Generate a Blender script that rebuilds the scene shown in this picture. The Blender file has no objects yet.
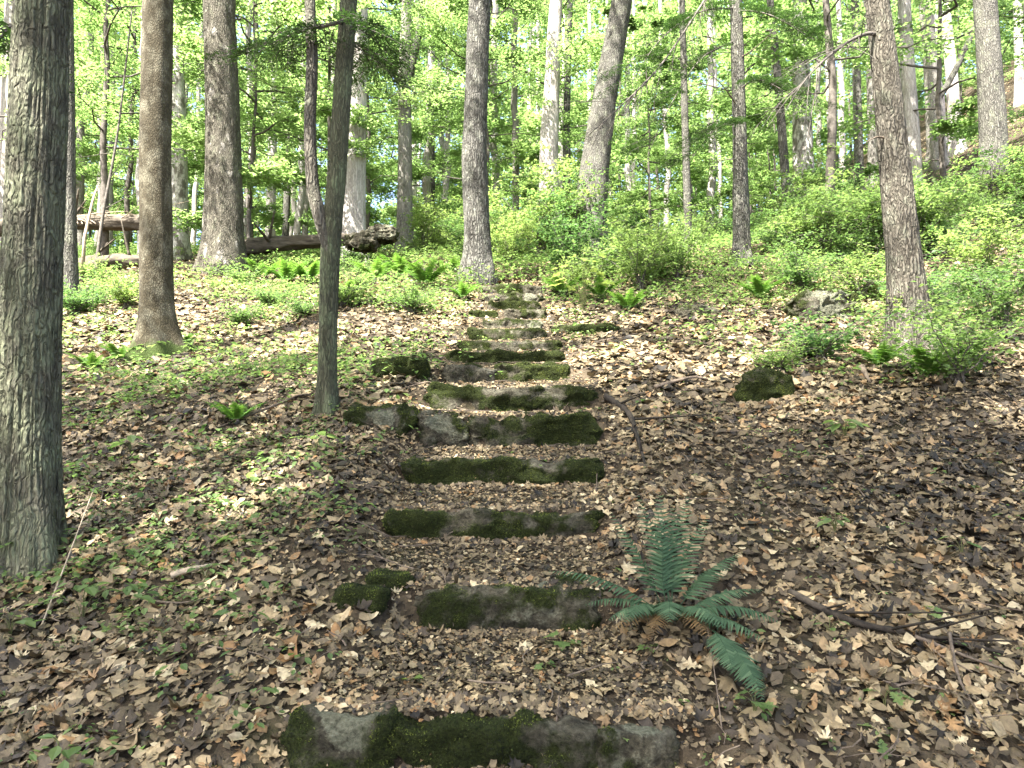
import bpy, bmesh, math, random
import numpy as np
from mathutils import Vector, Matrix

SC = bpy.context.scene
COL = SC.collection
R = math.radians
rng = np.random.default_rng(7)
random.seed(7)

# ------------------------------------------------------------------ camera, sky, sun, exposure
FPX, PITCH, CAMZ = 710.0, R(3.7), 1.6
cam_d = bpy.data.cameras.new("camera"); cam = bpy.data.objects.new("camera", cam_d); COL.objects.link(cam)
cam.location = (0, 0, CAMZ); cam.rotation_euler = (R(90) + PITCH, 0, 0)
cam_d.sensor_width = 36.0; cam_d.lens = FPX / 1024 * 36.0
cam_d.clip_start = 0.05; cam_d.clip_end = 2000
SC.camera = cam

SUN_EL, SUN_AZ = R(57), math.atan2(-0.62, -0.78)          # behind the camera, to the left
sdir = Vector((math.sin(SUN_AZ) * math.cos(SUN_EL), math.cos(SUN_AZ) * math.cos(SUN_EL), math.sin(SUN_EL)))
sun_d = bpy.data.lights.new("sun", 'SUN'); sun = bpy.data.objects.new("sun", sun_d); COL.objects.link(sun)
sun_d.energy = 5.0; sun_d.angle = R(0.55); sun_d.color = (1.0, 0.97, 0.91)
sun.rotation_euler = sdir.to_track_quat('Z', 'Y').to_euler()
sun.location = (-10, -12, 40)

W = bpy.data.worlds.new("World"); SC.world = W; W.use_nodes = True
nt = W.node_tree; nt.nodes.clear()
sky = nt.nodes.new('ShaderNodeTexSky'); sky.sky_type = 'NISHITA'; sky.sun_disc = False
sky.air_density = .8; sky.dust_density = 4.0; sky.ozone_density = .6
sky.sun_elevation = SUN_EL; sky.sun_rotation = SUN_AZ
bg = nt.nodes.new('ShaderNodeBackground'); bg.inputs[1].default_value = 0.118
out = nt.nodes.new('ShaderNodeOutputWorld')
nt.links.new(sky.outputs[0], bg.inputs[0]); nt.links.new(bg.outputs[0], out.inputs[0])

SC.view_settings.view_transform = 'Standard'; SC.view_settings.look = 'None'
SC.view_settings.gamma = 1.0; SC.view_settings.exposure = 2.95
SC.render.engine = 'CYCLES'
cy = SC.cycles
cy.max_bounces = 7; cy.diffuse_bounces = 4; cy.glossy_bounces = 2; cy.transmission_bounces = 4
cy.use_denoising = True; cy.denoising_prefilter = 'NONE'; cy.use_adaptive_sampling = True; cy.adaptive_threshold = 0.01
cy.sample_clamp_indirect = 6.0
cy.caustics_reflective = False; cy.caustics_refractive = False

# ------------------------------------------------------------------ numpy helpers
def vnoise(p, seed=0):
    p = np.asarray(p, dtype=np.float64)
    i = np.floor(p).astype(np.int64); f = p - i; f = f * f * (3 - 2 * f)
    def h(dx, dy, dz):
        n = (i[:, 0] + dx) * 374761393 + (i[:, 1] + dy) * 668265263 + (i[:, 2] + dz) * 1442695041 + seed * 974634777
        n &= 0xffffffff
        n = ((n ^ (n >> 13)) * 1274126177) & 0xffffffff
        n = ((n ^ (n >> 16)) * 2246822519) & 0xffffffff
        return ((n ^ (n >> 15)) & 0xffffff) / float(0xffffff)
    x, y, z = f[:, 0], f[:, 1], f[:, 2]
    a = h(0,0,0)*(1-x)+h(1,0,0)*x; b = h(0,1,0)*(1-x)+h(1,1,0)*x
    c = h(0,0,1)*(1-x)+h(1,0,1)*x; d = h(0,1,1)*(1-x)+h(1,1,1)*x
    return (a*(1-y)+b*y)*(1-z) + (c*(1-y)+d*y)*z
def fbm(p, seed=0, oct=4):
    p = np.asarray(p, dtype=np.float64); s = 0; a = .5; t = 0
    for k in range(oct):
        s = s + a * vnoise(p * 2**k + 17.3 * k, seed + k); t += a; a *= .5
    return s / t
def fbm2(x, y, seed=0, oct=4, sc=1.0):
    x = np.asarray(x, float); y = np.asarray(y, float)
    return fbm(np.stack([x.ravel()*sc, y.ravel()*sc, np.zeros(x.size)], 1), seed, oct).reshape(x.shape)
def sstep(a, b, x):
    t = np.clip((x - a) / (b - a), 0, 1); return t * t * (3 - 2 * t)

def np_mesh(name, V, faces, mats, attrs=None, smooth=False, mat_idx=None):
    me = bpy.data.meshes.new(name)
    V = np.asarray(V, dtype=np.float32)
    faces = [np.asarray(f, dtype=np.int32) for f in faces if len(f)]
    me.vertices.add(len(V)); me.vertices.foreach_set('co', V.ravel())
    nl = sum(f.size for f in faces); npoly = sum(len(f) for f in faces)
    me.loops.add(nl); me.loops.foreach_set('vertex_index', np.concatenate([f.ravel() for f in faces]))
    me.polygons.add(npoly)
    st = []; o = 0
    for f in faces:
        st.append(o + np.arange(len(f)) * f.shape[1]); o += f.size
    me.polygons.foreach_set('loop_start', np.concatenate(st).astype(np.int32))
    me.polygons.foreach_set('use_smooth', np.full(npoly, smooth, dtype=bool))
    for m in (mats if isinstance(mats, (list, tuple)) else [mats]): me.materials.append(m)
    if mat_idx is not None: me.polygons.foreach_set('material_index', np.asarray(mat_idx, dtype=np.int32))
    me.update(calc_edges=True)
    for k, a in (attrs or {}).items():
        at_ = me.attributes.new(k, 'FLOAT', 'POINT'); at_.data.foreach_set('value', np.asarray(a, dtype=np.float32))
    return me
def link(name, me, parent=None, loc=(0,0,0)):
    o = bpy.data.objects.new(name, me); COL.objects.link(o); o.location = loc
    if parent: o.parent = parent
    return o
def tag(o, label=None, cat=None, group=None, kind=None):
    if label: o['label'] = label
    if cat: o['category'] = cat
    if group: o['group'] = group
    if kind: o['kind'] = kind
    return o
def thing(name, label, cat, loc, group=None, rz=0):
    o = bpy.data.objects.new(name, None); COL.objects.link(o); o.location = loc; o.rotation_euler = (0, 0, rz)
    o.empty_display_size = .2
    return tag(o, label, cat, group)
def copy_thing(root, loc, rz=0, s=1.0, label=None, group=None):
    r = root.copy(); COL.objects.link(r); r.location = loc; r.rotation_euler = (0, 0, rz)
    r.scale = (s, s, s) if np.isscalar(s) else s
    if label: r['label'] = label
    if group: r['group'] = group
    for ch in list(root.children):
        c = ch.copy(); COL.objects.link(c); c.parent = r
        for g in list(ch.children):
            d = g.copy(); COL.objects.link(d); d.parent = c
    return r

def merge(parts):
    """parts: list of (V, [faces...]) -> V, tris, quads"""
    Vs, T, Q, o = [], [], [], 0
    for V, F in parts:
        for f in F:
            (T if f.shape[1] == 3 else Q).append(f + o)
        Vs.append(V); o += len(V)
    return np.concatenate(Vs), [np.concatenate(T) if T else np.zeros((0,3),int), np.concatenate(Q) if Q else np.zeros((0,4),int)]

def basis(n, ang):
    """rotation matrices with local z = n and local y along heading ang (columns x,y,z)"""
    n = n / np.linalg.norm(n, axis=1, keepdims=True)
    h = np.stack([np.cos(ang), np.sin(ang), np.zeros_like(ang)], 1)
    y = h - n * np.sum(h * n, 1, keepdims=True); y /= (np.linalg.norm(y, axis=1, keepdims=True) + 1e-9)
    x = np.cross(y, n)
    return np.stack([x, y, n], 2)
def scatter(TV, TF, pos, M, s):
    N = len(pos); n = len(TV)
    V = np.einsum('nij,vj->nvi', M, TV) * np.asarray(s).reshape(N, 1, 1) + pos[:, None, :]
    F = TF[None] + (np.arange(N) * n)[:, None, None]
    return V.reshape(-1, 3), F.reshape(-1, TF.shape[1])

def tube(P, r, sides=8, cap=True, rfun=None):
    P = np.asarray(P, float); r = np.asarray(r, float); n = len(P)
    T = np.gradient(P, axis=0); T /= (np.linalg.norm(T, axis=1, keepdims=True) + 1e-12)
    ref = np.array([1., 0, 0]) if abs(T[:, 0]).mean() < .8 else np.array([0, 0, 1.])
    A = ref - T * (T @ ref)[:, None]; A /= np.linalg.norm(A, axis=1, keepdims=True)
    B = np.cross(T, A)
    th = np.arange(sides) * 2 * math.pi / sides
    rr = np.repeat(r[:, None], sides, 1)
    if rfun is not None: rr = rfun(rr, th[None].repeat(n, 0), P[:, 2:3].repeat(sides, 1))
    V = P[:, None] + rr[..., None] * (np.cos(th)[None, :, None] * A[:, None] + np.sin(th)[None, :, None] * B[:, None])
    V = V.reshape(-1, 3)
    i = np.arange(n - 1)[:, None] * sides; j = np.arange(sides)[None]; k = (j + 1) % sides
    F = np.stack([i + j, i + k, i + sides + k, i + sides + j], -1).reshape(-1, 4)
    fs = [F]
    if cap:
        V = np.concatenate([V, P[:1], P[-1:]]); a = n * sides
        j = np.arange(sides); k = (j + 1) % sides
        fs.append(np.concatenate([np.stack([k, j, np.full(sides, a)], 1), np.stack([(n-1)*sides + j, (n-1)*sides + k, np.full(sides, a + 1)], 1)]))
    return V, fs
def smooth_path(ctrl, n):
    """Catmull-Rom through control points (any dim)"""
    C = np.asarray(ctrl, float)
    if len(C) == 2: return C[0] + (C[1] - C[0]) * np.linspace(0, 1, n)[:, None]
    E = np.concatenate([2*C[:1] - C[1:2], C, 2*C[-1:] - C[-2:-1]])
    t = np.linspace(0, len(C) - 1 - 1e-6, n); i = t.astype(int); f = (t - i)[:, None]
    p0, p1, p2, p3 = E[i], E[i+1], E[i+2], E[i+3]
    return .5 * (2*p1 + (p2-p0)*f + (2*p0-5*p1+4*p2-p3)*f*f + (3*p1-p0-3*p2+p3)*f**3)

# ------------------------------------------------------------------ materials
def mat(name):
    m = bpy.data.materials.new(name); m.use_nodes = True
    t = m.node_tree; t.nodes.clear()
    return m, t
def N(t, ty, **kw):
    n = t.nodes.new(ty)
    for k, v in kw.items():
        if k.startswith('i_'): n.inputs[k[2:].replace('_', ' ')].default_value = v
        else: setattr(n, k, v)
    return n
def ramp(t, fac, stops, interp='LINEAR'):
    n = t.nodes.new('ShaderNodeValToRGB'); cr = n.color_ramp; cr.interpolation = interp
    while len(cr.elements) < len(stops): cr.elements.new(.5)
    for e, (p, c) in zip(cr.elements, stops):
        e.position = p; e.color = (*c, 1) if len(c) == 3 else c
    if fac is not None: t.links.new(fac, n.inputs[0])
    return n
def mixc(t, fac, a, b, mode='MIX'):
    n = t.nodes.new('ShaderNodeMix'); n.data_type = 'RGBA'; n.blend_type = mode
    for s, v in ((n.inputs[0], fac), (n.inputs[6], a), (n.inputs[7], b)):
        if hasattr(v, 'links') or isinstance(v, bpy.types.NodeSocket): t.links.new(v, s)
        elif isinstance(v, (int, float)): s.default_value = v
        else: s.default_value = (*v, 1)
    return n.outputs[2]
def math_(t, op, a, b=None):
    n = t.nodes.new('ShaderNodeMath'); n.operation = op
    for s, v in zip(n.inputs, (a, b)):
        if v is None: continue
        if isinstance(v, (int, float)): s.default_value = v
        else: t.links.new(v, s)
    return n.outputs[0]
def coord(t, kind='Object', scale=(1,1,1)):
    c = t.nodes.new('ShaderNodeTexCoord'); m = t.nodes.new('ShaderNodeMapping')
    m.inputs['Scale'].default_value = scale; t.links.new(c.outputs[kind], m.inputs[0]); return m.outputs[0]
def noise(t, vec, scale, detail=4, rough=.55, dist=0):
    n = N(t, 'ShaderNodeTexNoise'); n.inputs['Scale'].default_value = scale
    n.inputs['Detail'].default_value = detail; n.inputs['Roughness'].default_value = rough; n.inputs['Distortion'].default_value = dist
    t.links.new(vec, n.inputs['Vector']); return n.outputs['Fac']
def finish(t, color, rough=.8, bump=None, strength=.4, dist=.02, spec=.3):
    b = N(t, 'ShaderNodeBsdfPrincipled'); b.inputs['Specular IOR Level'].default_value = spec
    if isinstance(color, bpy.types.NodeSocket): t.links.new(color, b.inputs['Base Color'])
    else: b.inputs['Base Color'].default_value = (*color, 1)
    b.inputs['Roughness'].default_value = rough
    if bump is not None:
        bn = N(t, 'ShaderNodeBump'); bn.inputs['Strength'].default_value = strength; bn.inputs['Distance'].default_value = dist
        t.links.new(bump, bn.inputs['Height']); t.links.new(bn.outputs[0], b.inputs['Normal'])
    o = N(t, 'ShaderNodeOutputMaterial'); t.links.new(b.outputs[0], o.inputs[0]); return b

def bark_mat(name, dark, light, furrow=22, vert=.16, lichen=None, lich_amt=.5, bump=.8, dist=.03, moss_h=0, blotch=None, bl_at=(.50, .56)):
    m, t = mat(name)
    v = coord(t, 'Object', (1, 1, vert))
    wob = noise(t, coord(t), 5, 3)
    off = N(t, 'ShaderNodeVectorMath', operation='ADD'); t.links.new(v, off.inputs[0])
    sc = N(t, 'ShaderNodeVectorMath', operation='SCALE'); sc.inputs['Scale'].default_value = .06
    cn = N(t, 'ShaderNodeTexNoise'); cn.inputs['Scale'].default_value = 9; t.links.new(coord(t), cn.inputs['Vector'])
    t.links.new(cn.outputs['Color'], sc.inputs[0]); t.links.new(sc.outputs[0], off.inputs[1])
    vo = N(t, 'ShaderNodeTexVoronoi', feature='DISTANCE_TO_EDGE'); vo.inputs['Scale'].default_value = furrow
    t.links.new(off.outputs[0], vo.inputs['Vector'])
    e = ramp(t, vo.outputs['Distance'], [(0, (0,0,0)), (.28, (1,1,1))]).outputs[0]
    fine = noise(t, coord(t, 'Object', (1,1,.3)), 60, 5, .65)
    big = noise(t, coord(t, 'Object', (1,1,.45)), 3.2, 4)
    st_ = noise(t, coord(t, 'Object', (1,1,vert*.9)), furrow * 1.1, 5, .7, .4)
    h = math_(t, 'ADD', math_(t, 'MULTIPLY', e, .36), math_(t, 'ADD', math_(t, 'MULTIPLY', fine, .4), math_(t, 'MULTIPLY', st_, .55)))
    col = ramp(t, h, [(.3, tuple(c*.35 for c in dark)), (.6, dark), (1.0, light)]).outputs[0]
    col = mixc(t, ramp(t, big, [(.35, (0,0,0)), (.7, (1,1,1))]).outputs[0], col, mixc(t, .5, col, light))
    if blotch:
        bl = noise(t, coord(t, 'Object', (1,1,.55)), 5.0, 5, .6)
        col = mixc(t, ramp(t, bl, [(bl_at[0], (0,0,0)), (bl_at[1], (1,1,1))]).outputs[0], col, blotch)
    if lichen:
        ln = noise(t, coord(t, 'Object', (1,1,.7)), 7, 6, .7)
        lf = ramp(t, ln, [(.62 - .25*lich_amt, (0,0,0)), (.72 - .2*lich_amt, (.85,.85,.85))]).outputs[0]
        lf = math_(t, 'MULTIPLY', lf, math_(t, 'ADD', math_(t, 'MULTIPLY', e, .7), .3))
        col = mixc(t, lf, col, lichen)
    if moss_h:
        sx = N(t, 'ShaderNodeSeparateXYZ'); t.links.new(coord(t), sx.inputs[0])
        z = math_(t, 'SUBTRACT', 1, math_(t, 'DIVIDE', sx.outputs[2], moss_h))
        z = math_(t, 'ADD', z, math_(t, 'MULTIPLY', math_(t, 'SUBTRACT', wob, .5), 2.2))
        col = mixc(t, ramp(t, z, [(.35, (0,0,0)), (.7, (.9,.9,.9))]).outputs[0], col, (.05, .075, .018))
    finish(t, col, .9, h, bump, dist, .15)
    return m

def leaf_mat(name, stops, trans, tfac=.45, rough=.5, objvar=.0):
    m, t = mat(name)
    a = N(t, 'ShaderNodeAttribute', attribute_name='rnd')
    fac = a.outputs['Fac']
    if objvar:
        oi = N(t, 'ShaderNodeObjectInfo')
        fac = math_(t, 'ADD', math_(t, 'MULTIPLY', fac, 1-objvar), math_(t, 'MULTIPLY', oi.outputs['Random'], objvar))
    col = ramp(t, fac, stops).outputs[0]
    b = N(t, 'ShaderNodeBsdfPrincipled'); b.inputs['Roughness'].default_value = rough; b.inputs['Specular IOR Level'].default_value = .35
    t.links.new(col, b.inputs['Base Color'])
    tr = N(t, 'ShaderNodeBsdfTranslucent')
    t.links.new(mixc(t, 1.0, col, trans, 'MULTIPLY'), tr.inputs[0])
    ms = N(t, 'ShaderNodeMixShader'); ms.inputs[0].default_value = tfac
    t.links.new(b.outputs[0], ms.inputs[1]); t.links.new(tr.outputs[0], ms.inputs[2])
    o = N(t, 'ShaderNodeOutputMaterial'); t.links.new(ms.outputs[0], o.inputs[0])
    return m

# green leaves
M_CANOPY = leaf_mat('canopy_leaf', [(0, (.065,.105,.028)), (.5, (.10,.15,.042)), (1, (.135,.18,.055))], (2.7, 2.7, 2.5), .55, objvar=.3)
M_UNDER = leaf_mat('understory_leaf', [(0, (.068,.115,.034)), (.5, (.108,.162,.05)), (1, (.15,.2,.075))], (2.75, 2.75, 2.6), .57, objvar=.45)
M_SHRUB = leaf_mat('shrub_leaf', [(0, (.032,.075,.026)), (.35, (.075,.13,.038)), (1, (.155,.2,.06))], (2.6, 2.6, 2.2), .5, objvar=.6)
M_HERB = leaf_mat('herb_leaf', [(0, (.055,.10,.03)), (.5, (.095,.15,.045)), (1, (.15,.2,.07))], (2.5, 2.5, 2.0), .45)
M_FERN = leaf_mat('fern_leaf', [(0, (.024,.054,.024)), (.6, (.05,.095,.045)), (1, (.095,.15,.075))], (1.6, 1.7, 1.2), .3, .75)
M_BFERN = leaf_mat('bright_fern_leaf', [(0, (.05,.12,.02)), (1, (.10,.18,.03))], (2, 2, 1.5), .4)
M_HEML = leaf_mat('hemlock_needle', [(0, (.02,.045,.015)), (1, (.04,.075,.022))], (1.5, 1.6, 1), .3)
M_LIME = leaf_mat('lime_leaf', [(0, (.11,.17,.04)), (1, (.18,.24,.06))], (2, 1.9, 1.6), .45)
# litter
def litter_mat():
    m, t = mat('dead_leaf')
    a = N(t, 'ShaderNodeAttribute', attribute_name='rnd')
    col = ramp(t, a.outputs['Fac'], [(0, (.014,.011,.007)), (.18, (.046,.034,.021)), (.37, (.10,.076,.044)), (.55, (.19,.148,.084)),
               (.73, (.33,.262,.15)), (.85, (.23,.127,.049)), (1, (.48,.405,.255))]).outputs[0]
    n = noise(t, coord(t), 38, 5, .65)
    col = mixc(t, 1.0, col, ramp(t, n, [(.25, (.45,.42,.4)), (.7, (1.15,1.12,1.1))]).outputs[0], 'MULTIPLY')
    b = finish(t, col, .62, noise(t, coord(t), 120, 3), .25, .01, .35)
    tr = N(t, 'ShaderNodeBsdfTranslucent'); t.links.new(col, tr.inputs[0])
    ms = N(t, 'ShaderNodeMixShader'); ms.inputs[0].default_value = .12
    o = [x for x in t.nodes if x.type == 'OUTPUT_MATERIAL'][0]
    t.links.new(b.outputs[0], ms.inputs[1]); t.links.new(tr.outputs[0], ms.inputs[2]); t.links.new(ms.outputs[0], o.inputs[0])
    return m
M_LITTER = litter_mat()
def soil_mat():
    m, t = mat('forest_soil')
    v = coord(t)
    a = noise(t, v, 2.2, 6, .6); b = noise(t, v, 28, 6, .7)
    vo = N(t, 'ShaderNodeTexVoronoi'); vo.inputs['Scale'].default_value = 22; t.links.new(v, vo.inputs['Vector'])
    c1 = ramp(t, b, [(.25, (.010,.008,.006)), (.55, (.034,.026,.018)), (.8, (.085,.064,.042))]).outputs[0]
    sp = N(t, 'ShaderNodeSeparateColor'); t.links.new(vo.outputs['Color'], sp.inputs[0])
    c2 = ramp(t, sp.outputs[0], [(0, (.022,.017,.011)), (.5, (.06,.046,.03)), (1, (.14,.108,.07))]).outputs[0]
    col = mixc(t, .55, c1, c2)
    col = mixc(t, ramp(t, a, [(.55, (0,0,0)), (.75, (.5,.5,.5))]).outputs[0], col, (.03,.04,.012))
    finish(t, col, .95, math_(t, 'ADD', b, vo.outputs['Distance']), .8, .03, .1)
    return m
M_SOIL = soil_mat()
def stone_mat():
    m, t = mat('mossy_stone')
    v = coord(t)
    n1 = noise(t, v, 7, 8, .65); n2 = noise(t, v, 55, 8, .75)
    col = ramp(t, n1, [(.3, (.035,.031,.022)), (.5, (.095,.085,.06)), (.72, (.2,.185,.14))]).outputs[0]
    col = mixc(t, 1.0, col, ramp(t, n2, [(.3, (.3,.3,.3)), (.7, (1.55,1.55,1.5))]).outputs[0], 'MULTIPLY')
    li = N(t, 'ShaderNodeAttribute', attribute_name='lichen')
    ln = math_(t, 'ADD', li.outputs['Fac'], math_(t, 'MULTIPLY', math_(t, 'SUBTRACT', noise(t, v, 14, 6, .7), .5), .9))
    col = mixc(t, ramp(t, ln, [(.45, (0,0,0)), (.58, (.9,.9,.9))]).outputs[0], col,
               ramp(t, n2, [(.32, (.06,.06,.04)), (.5, (.19,.19,.13)), (.7, (.31,.31,.22))]).outputs[0])
    mo = N(t, 'ShaderNodeAttribute', attribute_name='moss')
    mn = math_(t, 'ADD', mo.outputs['Fac'], math_(t, 'MULTIPLY', math_(t, 'SUBTRACT', noise(t, v, 22, 5, .7), .5), .7))
    mc = ramp(t, noise(t, v, 90, 4, .7), [(.3, (.007,.010,.003)), (.7, (.045,.057,.012))]).outputs[0]
    col = mixc(t, ramp(t, mn, [(.38, (0,0,0)), (.62, (1,1,1))]).outputs[0], col, mc)
    finish(t, col, .95, math_(t, 'ADD', n2, n1), 1.0, .05, .15)
    return m
M_STONE = stone_mat()
M_MOSS = leaf_mat('moss_blade', [(0, (.008,.012,.003)), (.5, (.034,.047,.009)), (1, (.14,.165,.028))], (1.3, 1.4, 1), .3, .8)
def simple_mat(name, a, b, sc=12, rough=.85, stretch=(1,1,1)):
    m, t = mat(name); n = noise(t, coord(t, 'Object', stretch), sc, 6, .65)
    finish(t, ramp(t, n, [(.3, a), (.7, b)]).outputs[0], rough, n, .5, .02, .2); return m
M_TWIG = simple_mat('dead_twig', (.05,.038,.028), (.2,.155,.115), 30)
M_DARKSTICK = simple_mat('wet_stick', (.012,.01,.008), (.05,.04,.03), 25)
M_PALESTICK = simple_mat('pale_stick', (.22,.17,.12), (.42,.34,.25), 20)
M_STEM = simple_mat('green_stem', (.06,.07,.025), (.12,.12,.045), 20)
M_LIMB = simple_mat('limb_bark', (.05,.043,.035), (.15,.13,.11), 14)
M_LOG = simple_mat('rotten_log', (.02,.016,.011), (.13,.107,.08), 14, .9, (.25,1,1))
B_OAK = bark_mat('furrowed_lichen_bark', (.06,.055,.037), (.19,.178,.13), 42, .15, (.2,.215,.13), .8, 1.0, .045)
B_SMOOTH = bark_mat('smooth_brown_bark', (.036,.030,.018), (.088,.074,.046), 60, .5, (.17,.155,.11), .62, .6, .015, moss_h=.2)
B_ASH = bark_mat('ridged_grey_bark', (.052,.049,.04), (.18,.17,.145), 34, .11, (.19,.195,.14), .45, 1.0, .045)
B_DARK = bark_mat('dark_flaky_bark', (.03,.028,.023), (.17,.162,.14), 26, .16, (.2,.2,.16), .5, 1.0, .05)
B_GREEN = bark_mat('young_green_bark', (.045,.045,.028), (.115,.114,.072), 50, .10, (.14,.165,.09), .62, .9, .025)
B_PALE = bark_mat('pale_shaggy_bark', (.27,.24,.215), (.52,.48,.44), 20, .1, None, 0, .7, .02)
B_BIRCH = bark_mat('blotched_white_bark', (.3,.28,.25), (.55,.52,.47), 18, .4, None, 0, .3, .01, blotch=(.14,.125,.105))  # blotches: own marks on the birch, painted leaf shadow on the far right trunk
B_HICK = bark_mat('shaggy_brown_bark', (.055,.047,.035), (.185,.165,.13), 36, .12, (.18,.18,.13), .45, 1.0, .045)
B_SHAG = bark_mat('shaggy_sun_patched_bark', (.05,.044,.032), (.16,.145,.112), 36, .10, (.17,.17,.12), .4, 1.0, .04, blotch=(.30,.275,.24), bl_at=(.60, .68))  # pale blotches: sun dapples painted into the colour, along with exposed patches
B_GREY = bark_mat('light_grey_bark', (.13,.118,.098), (.29,.27,.235), 34, .11, (.25,.25,.2), .3, .9, .02)

# ------------------------------------------------------------------ camera geometry
cP, sP = math.cos(PITCH), math.sin(PITCH)
def at(px, py, d):
    a = (px - 512) / FPX; b = (384 - py) / FPX
    v = np.array([a, cP - b * sP, sP + b * cP]); v *= d / v[1]
    return v + np.array([0, 0, CAMZ])

# steps: left px, right px, top px, bottom px, depth
STEPS = [(285,690,722,772,2.5), (405,612,590,628,3.3), (383,605,511,539,4.0), (400,607,460,484,4.6), (417,603,415,446,5.1),
         (422,602,386,412,5.6), (443,570,366.5,383,6.4), (446,566,354,365,7.2), (456,562,343,351,7.9), (466,547,331,340,8.6),
         (482,547,321,329.5,9.2), (467,545,311,320,9.75), (487,541,303,311,10.3), (483,545,295,303,10.85), (480,545,287,295,11.4)]
SD = np.array([s[4] for s in STEPS])
STOP = np.array([at(500, s[2], s[4])[2] for s in STEPS]); SBOT = np.array([at(500, s[3], s[4])[2] for s in STEPS])
SXC = np.array([(at(s[0], s[2], s[4])[0] + at(s[1], s[2], s[4])[0]) / 2 for s in STEPS])
SHW = np.array([(at(s[1], s[2], s[4])[0] - at(s[0], s[2], s[4])[0]) / 2 for s in STEPS])
_sy = np.concatenate([[-40, -8, 0, 1.4], SD, [14, 18, 25, 40, 80, 160]])
_sz = np.concatenate([[-5, -1.6, -.05, .16], (STOP*.55 + SBOT*.45), [4.75, 6.0, 8.0, 11.0, 15.0, 20.0]])
_gy, _gz = [-40, 0, 1.6], [-5, -.05, .2]
for k in range(len(SD)):
    _gy += [SD[k] + .02, SD[k] + .07]; _gz += [SBOT[k], STOP[k] - .006]
_gy += [12.5, 14]; _gz += [STOP[-1] + .2, 4.75]
_dense = np.linspace(-40, 160, 8001); _dz = np.interp(_dense, _sy, _sz)
_kern = np.hanning(33); _kern /= _kern.sum(); _dz = np.convolve(np.pad(_dz, 16, 'edge'), _kern, 'valid')
def corridor(x, y):
    xc = np.interp(y, SD, SXC); hw = np.interp(y, SD, SHW)
    m = 1 - sstep(hw * .86, hw * 1.22 + .05, np.abs(x - xc))
    return m * sstep(1.7, 2.3, y) * (1 - sstep(11.6, 12.6, y))
def H(x, y):
    x = np.asarray(x, float); y = np.asarray(y, float)
    z = np.interp(y, _dense, _dz)
    far = sstep(3, 14, y)
    z = z + np.maximum(x - .8, 0) * .045 * (1 + 1.2*far) + far * .018 * np.clip(x - 5, 0, 22) ** 2 * sstep(8, 22, y)
    z = z - np.clip(-x - 1.2, 0, 6) * .05 * (1 - sstep(4, 9, y)) - .02 * np.clip(-x - 6, 0, 30) * sstep(8, 20, y)
    z = z + (fbm2(x, y, 3, 4, .55) - .5) * .34 * sstep(1, 6, y) + (fbm2(x, y, 9, 3, 2.7) - .5) * .09
    c = corridor(x, y)
    g = np.interp(y, _gy, _gz) + (fbm2(x, y, 9, 3, 2.7) - .5) * .05
    return z * (1 - c) + g * c
def Hs(x, y): return float(H(np.array([x]), np.array([y]))[0])
def Hn(x, y, e=.12):
    return np.stack([-(H(x+e, y) - H(x-e, y)) / (2*e), -(H(x, y+e) - H(x, y-e)) / (2*e), np.ones_like(x)], 1)
def ground_hit(px, py):
    ds = np.concatenate([np.arange(1.2, 14, .02), np.arange(14, 60, .1)])
    P = np.array([at(px, py, d) for d in ds])
    below = P[:, 2] <= H(P[:, 0], P[:, 1])
    i = int(np.argmax(below)) if below.any() else len(ds) - 1
    return np.array([P[i, 0], P[i, 1], Hs(P[i, 0], P[i, 1])])

# ------------------------------------------------------------------ terrain
def axis(breaks):
    out_ = []
    for a, b, s in breaks: out_ += list(np.arange(a, b, s))
    return np.array(out_)
gx = axis([(-160, -40, 6), (-40, -12, 1.5), (-12, -3, .25), (-3, 4, .07), (4, 13, .25), (13, 40, 1.5), (40, 166, 6)])
gy = axis([(-60, -4, 4), (-4, 1.2, .3), (1.2, 7, .045), (7, 12.6, .06), (12.6, 24, .3), (24, 60, 1.5), (60, 200, 7)])
X, Y = np.meshgrid(gx, gy); Z = H(X, Y)
nx, ny = len(gx), len(gy)
idx = np.arange(nx * ny).reshape(ny, nx)
Fq = np.stack([idx[:-1, :-1], idx[:-1, 1:], idx[1:, 1:], idx[1:, :-1]], -1).reshape(-1, 4)
g = link('ground', np_mesh('ground', np.stack([X, Y, Z], -1).reshape(-1, 3), [Fq], M_SOIL, smooth=True))
tag(g, 'sloping forest floor of dark soil under dead leaves', 'ground', kind='structure')

# ------------------------------------------------------------------ leaf templates
def fan(outline, curl, cup, wave, ph):
    P = np.array(outline, float); c = np.array([[0, .45]])
    P = np.concatenate([c, P]); x, y = P[:, 0], P[:, 1]
    z = cup * (x**2) * 2.2 + curl * (y - .45)**2 * 1.4 + wave * np.sin(9*x + 7*y + ph)
    z[0] -= .03
    V = np.stack([x, y, z], 1); n = len(outline)
    F = np.array([(0, 1 + i, 1 + (i + 1) % n) for i in range(n)])
    return V, F
MAPLE = [(0,0), (.12,.12), (.36,.05), (.32,.22), (.52,.36), (.33,.44), (.38,.68), (.18,.62), (0,1), (-.18,.62), (-.38,.68), (-.33,.44), (-.52,.36), (-.32,.22), (-.36,.05), (-.12,.12)]
OAK = [(0,0), (.1,.14), (.05,.2), (.22,.3), (.1,.4), (.32,.52), (.14,.6), (.3,.76), (.12,.82), (.08,.95), (0,1), (-.1,.94), (-.12,.82), (-.28,.74), (-.13,.6), (-.32,.5), (-.1,.4), (-.2,.28), (-.05,.2), (-.1,.14)]
BEECH = [(0,0), (.16,.18), (.26,.42), (.2,.7), (.07,.92), (0,1), (-.07,.92), (-.2,.7), (-.26,.42), (-.16,.18)]
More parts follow.
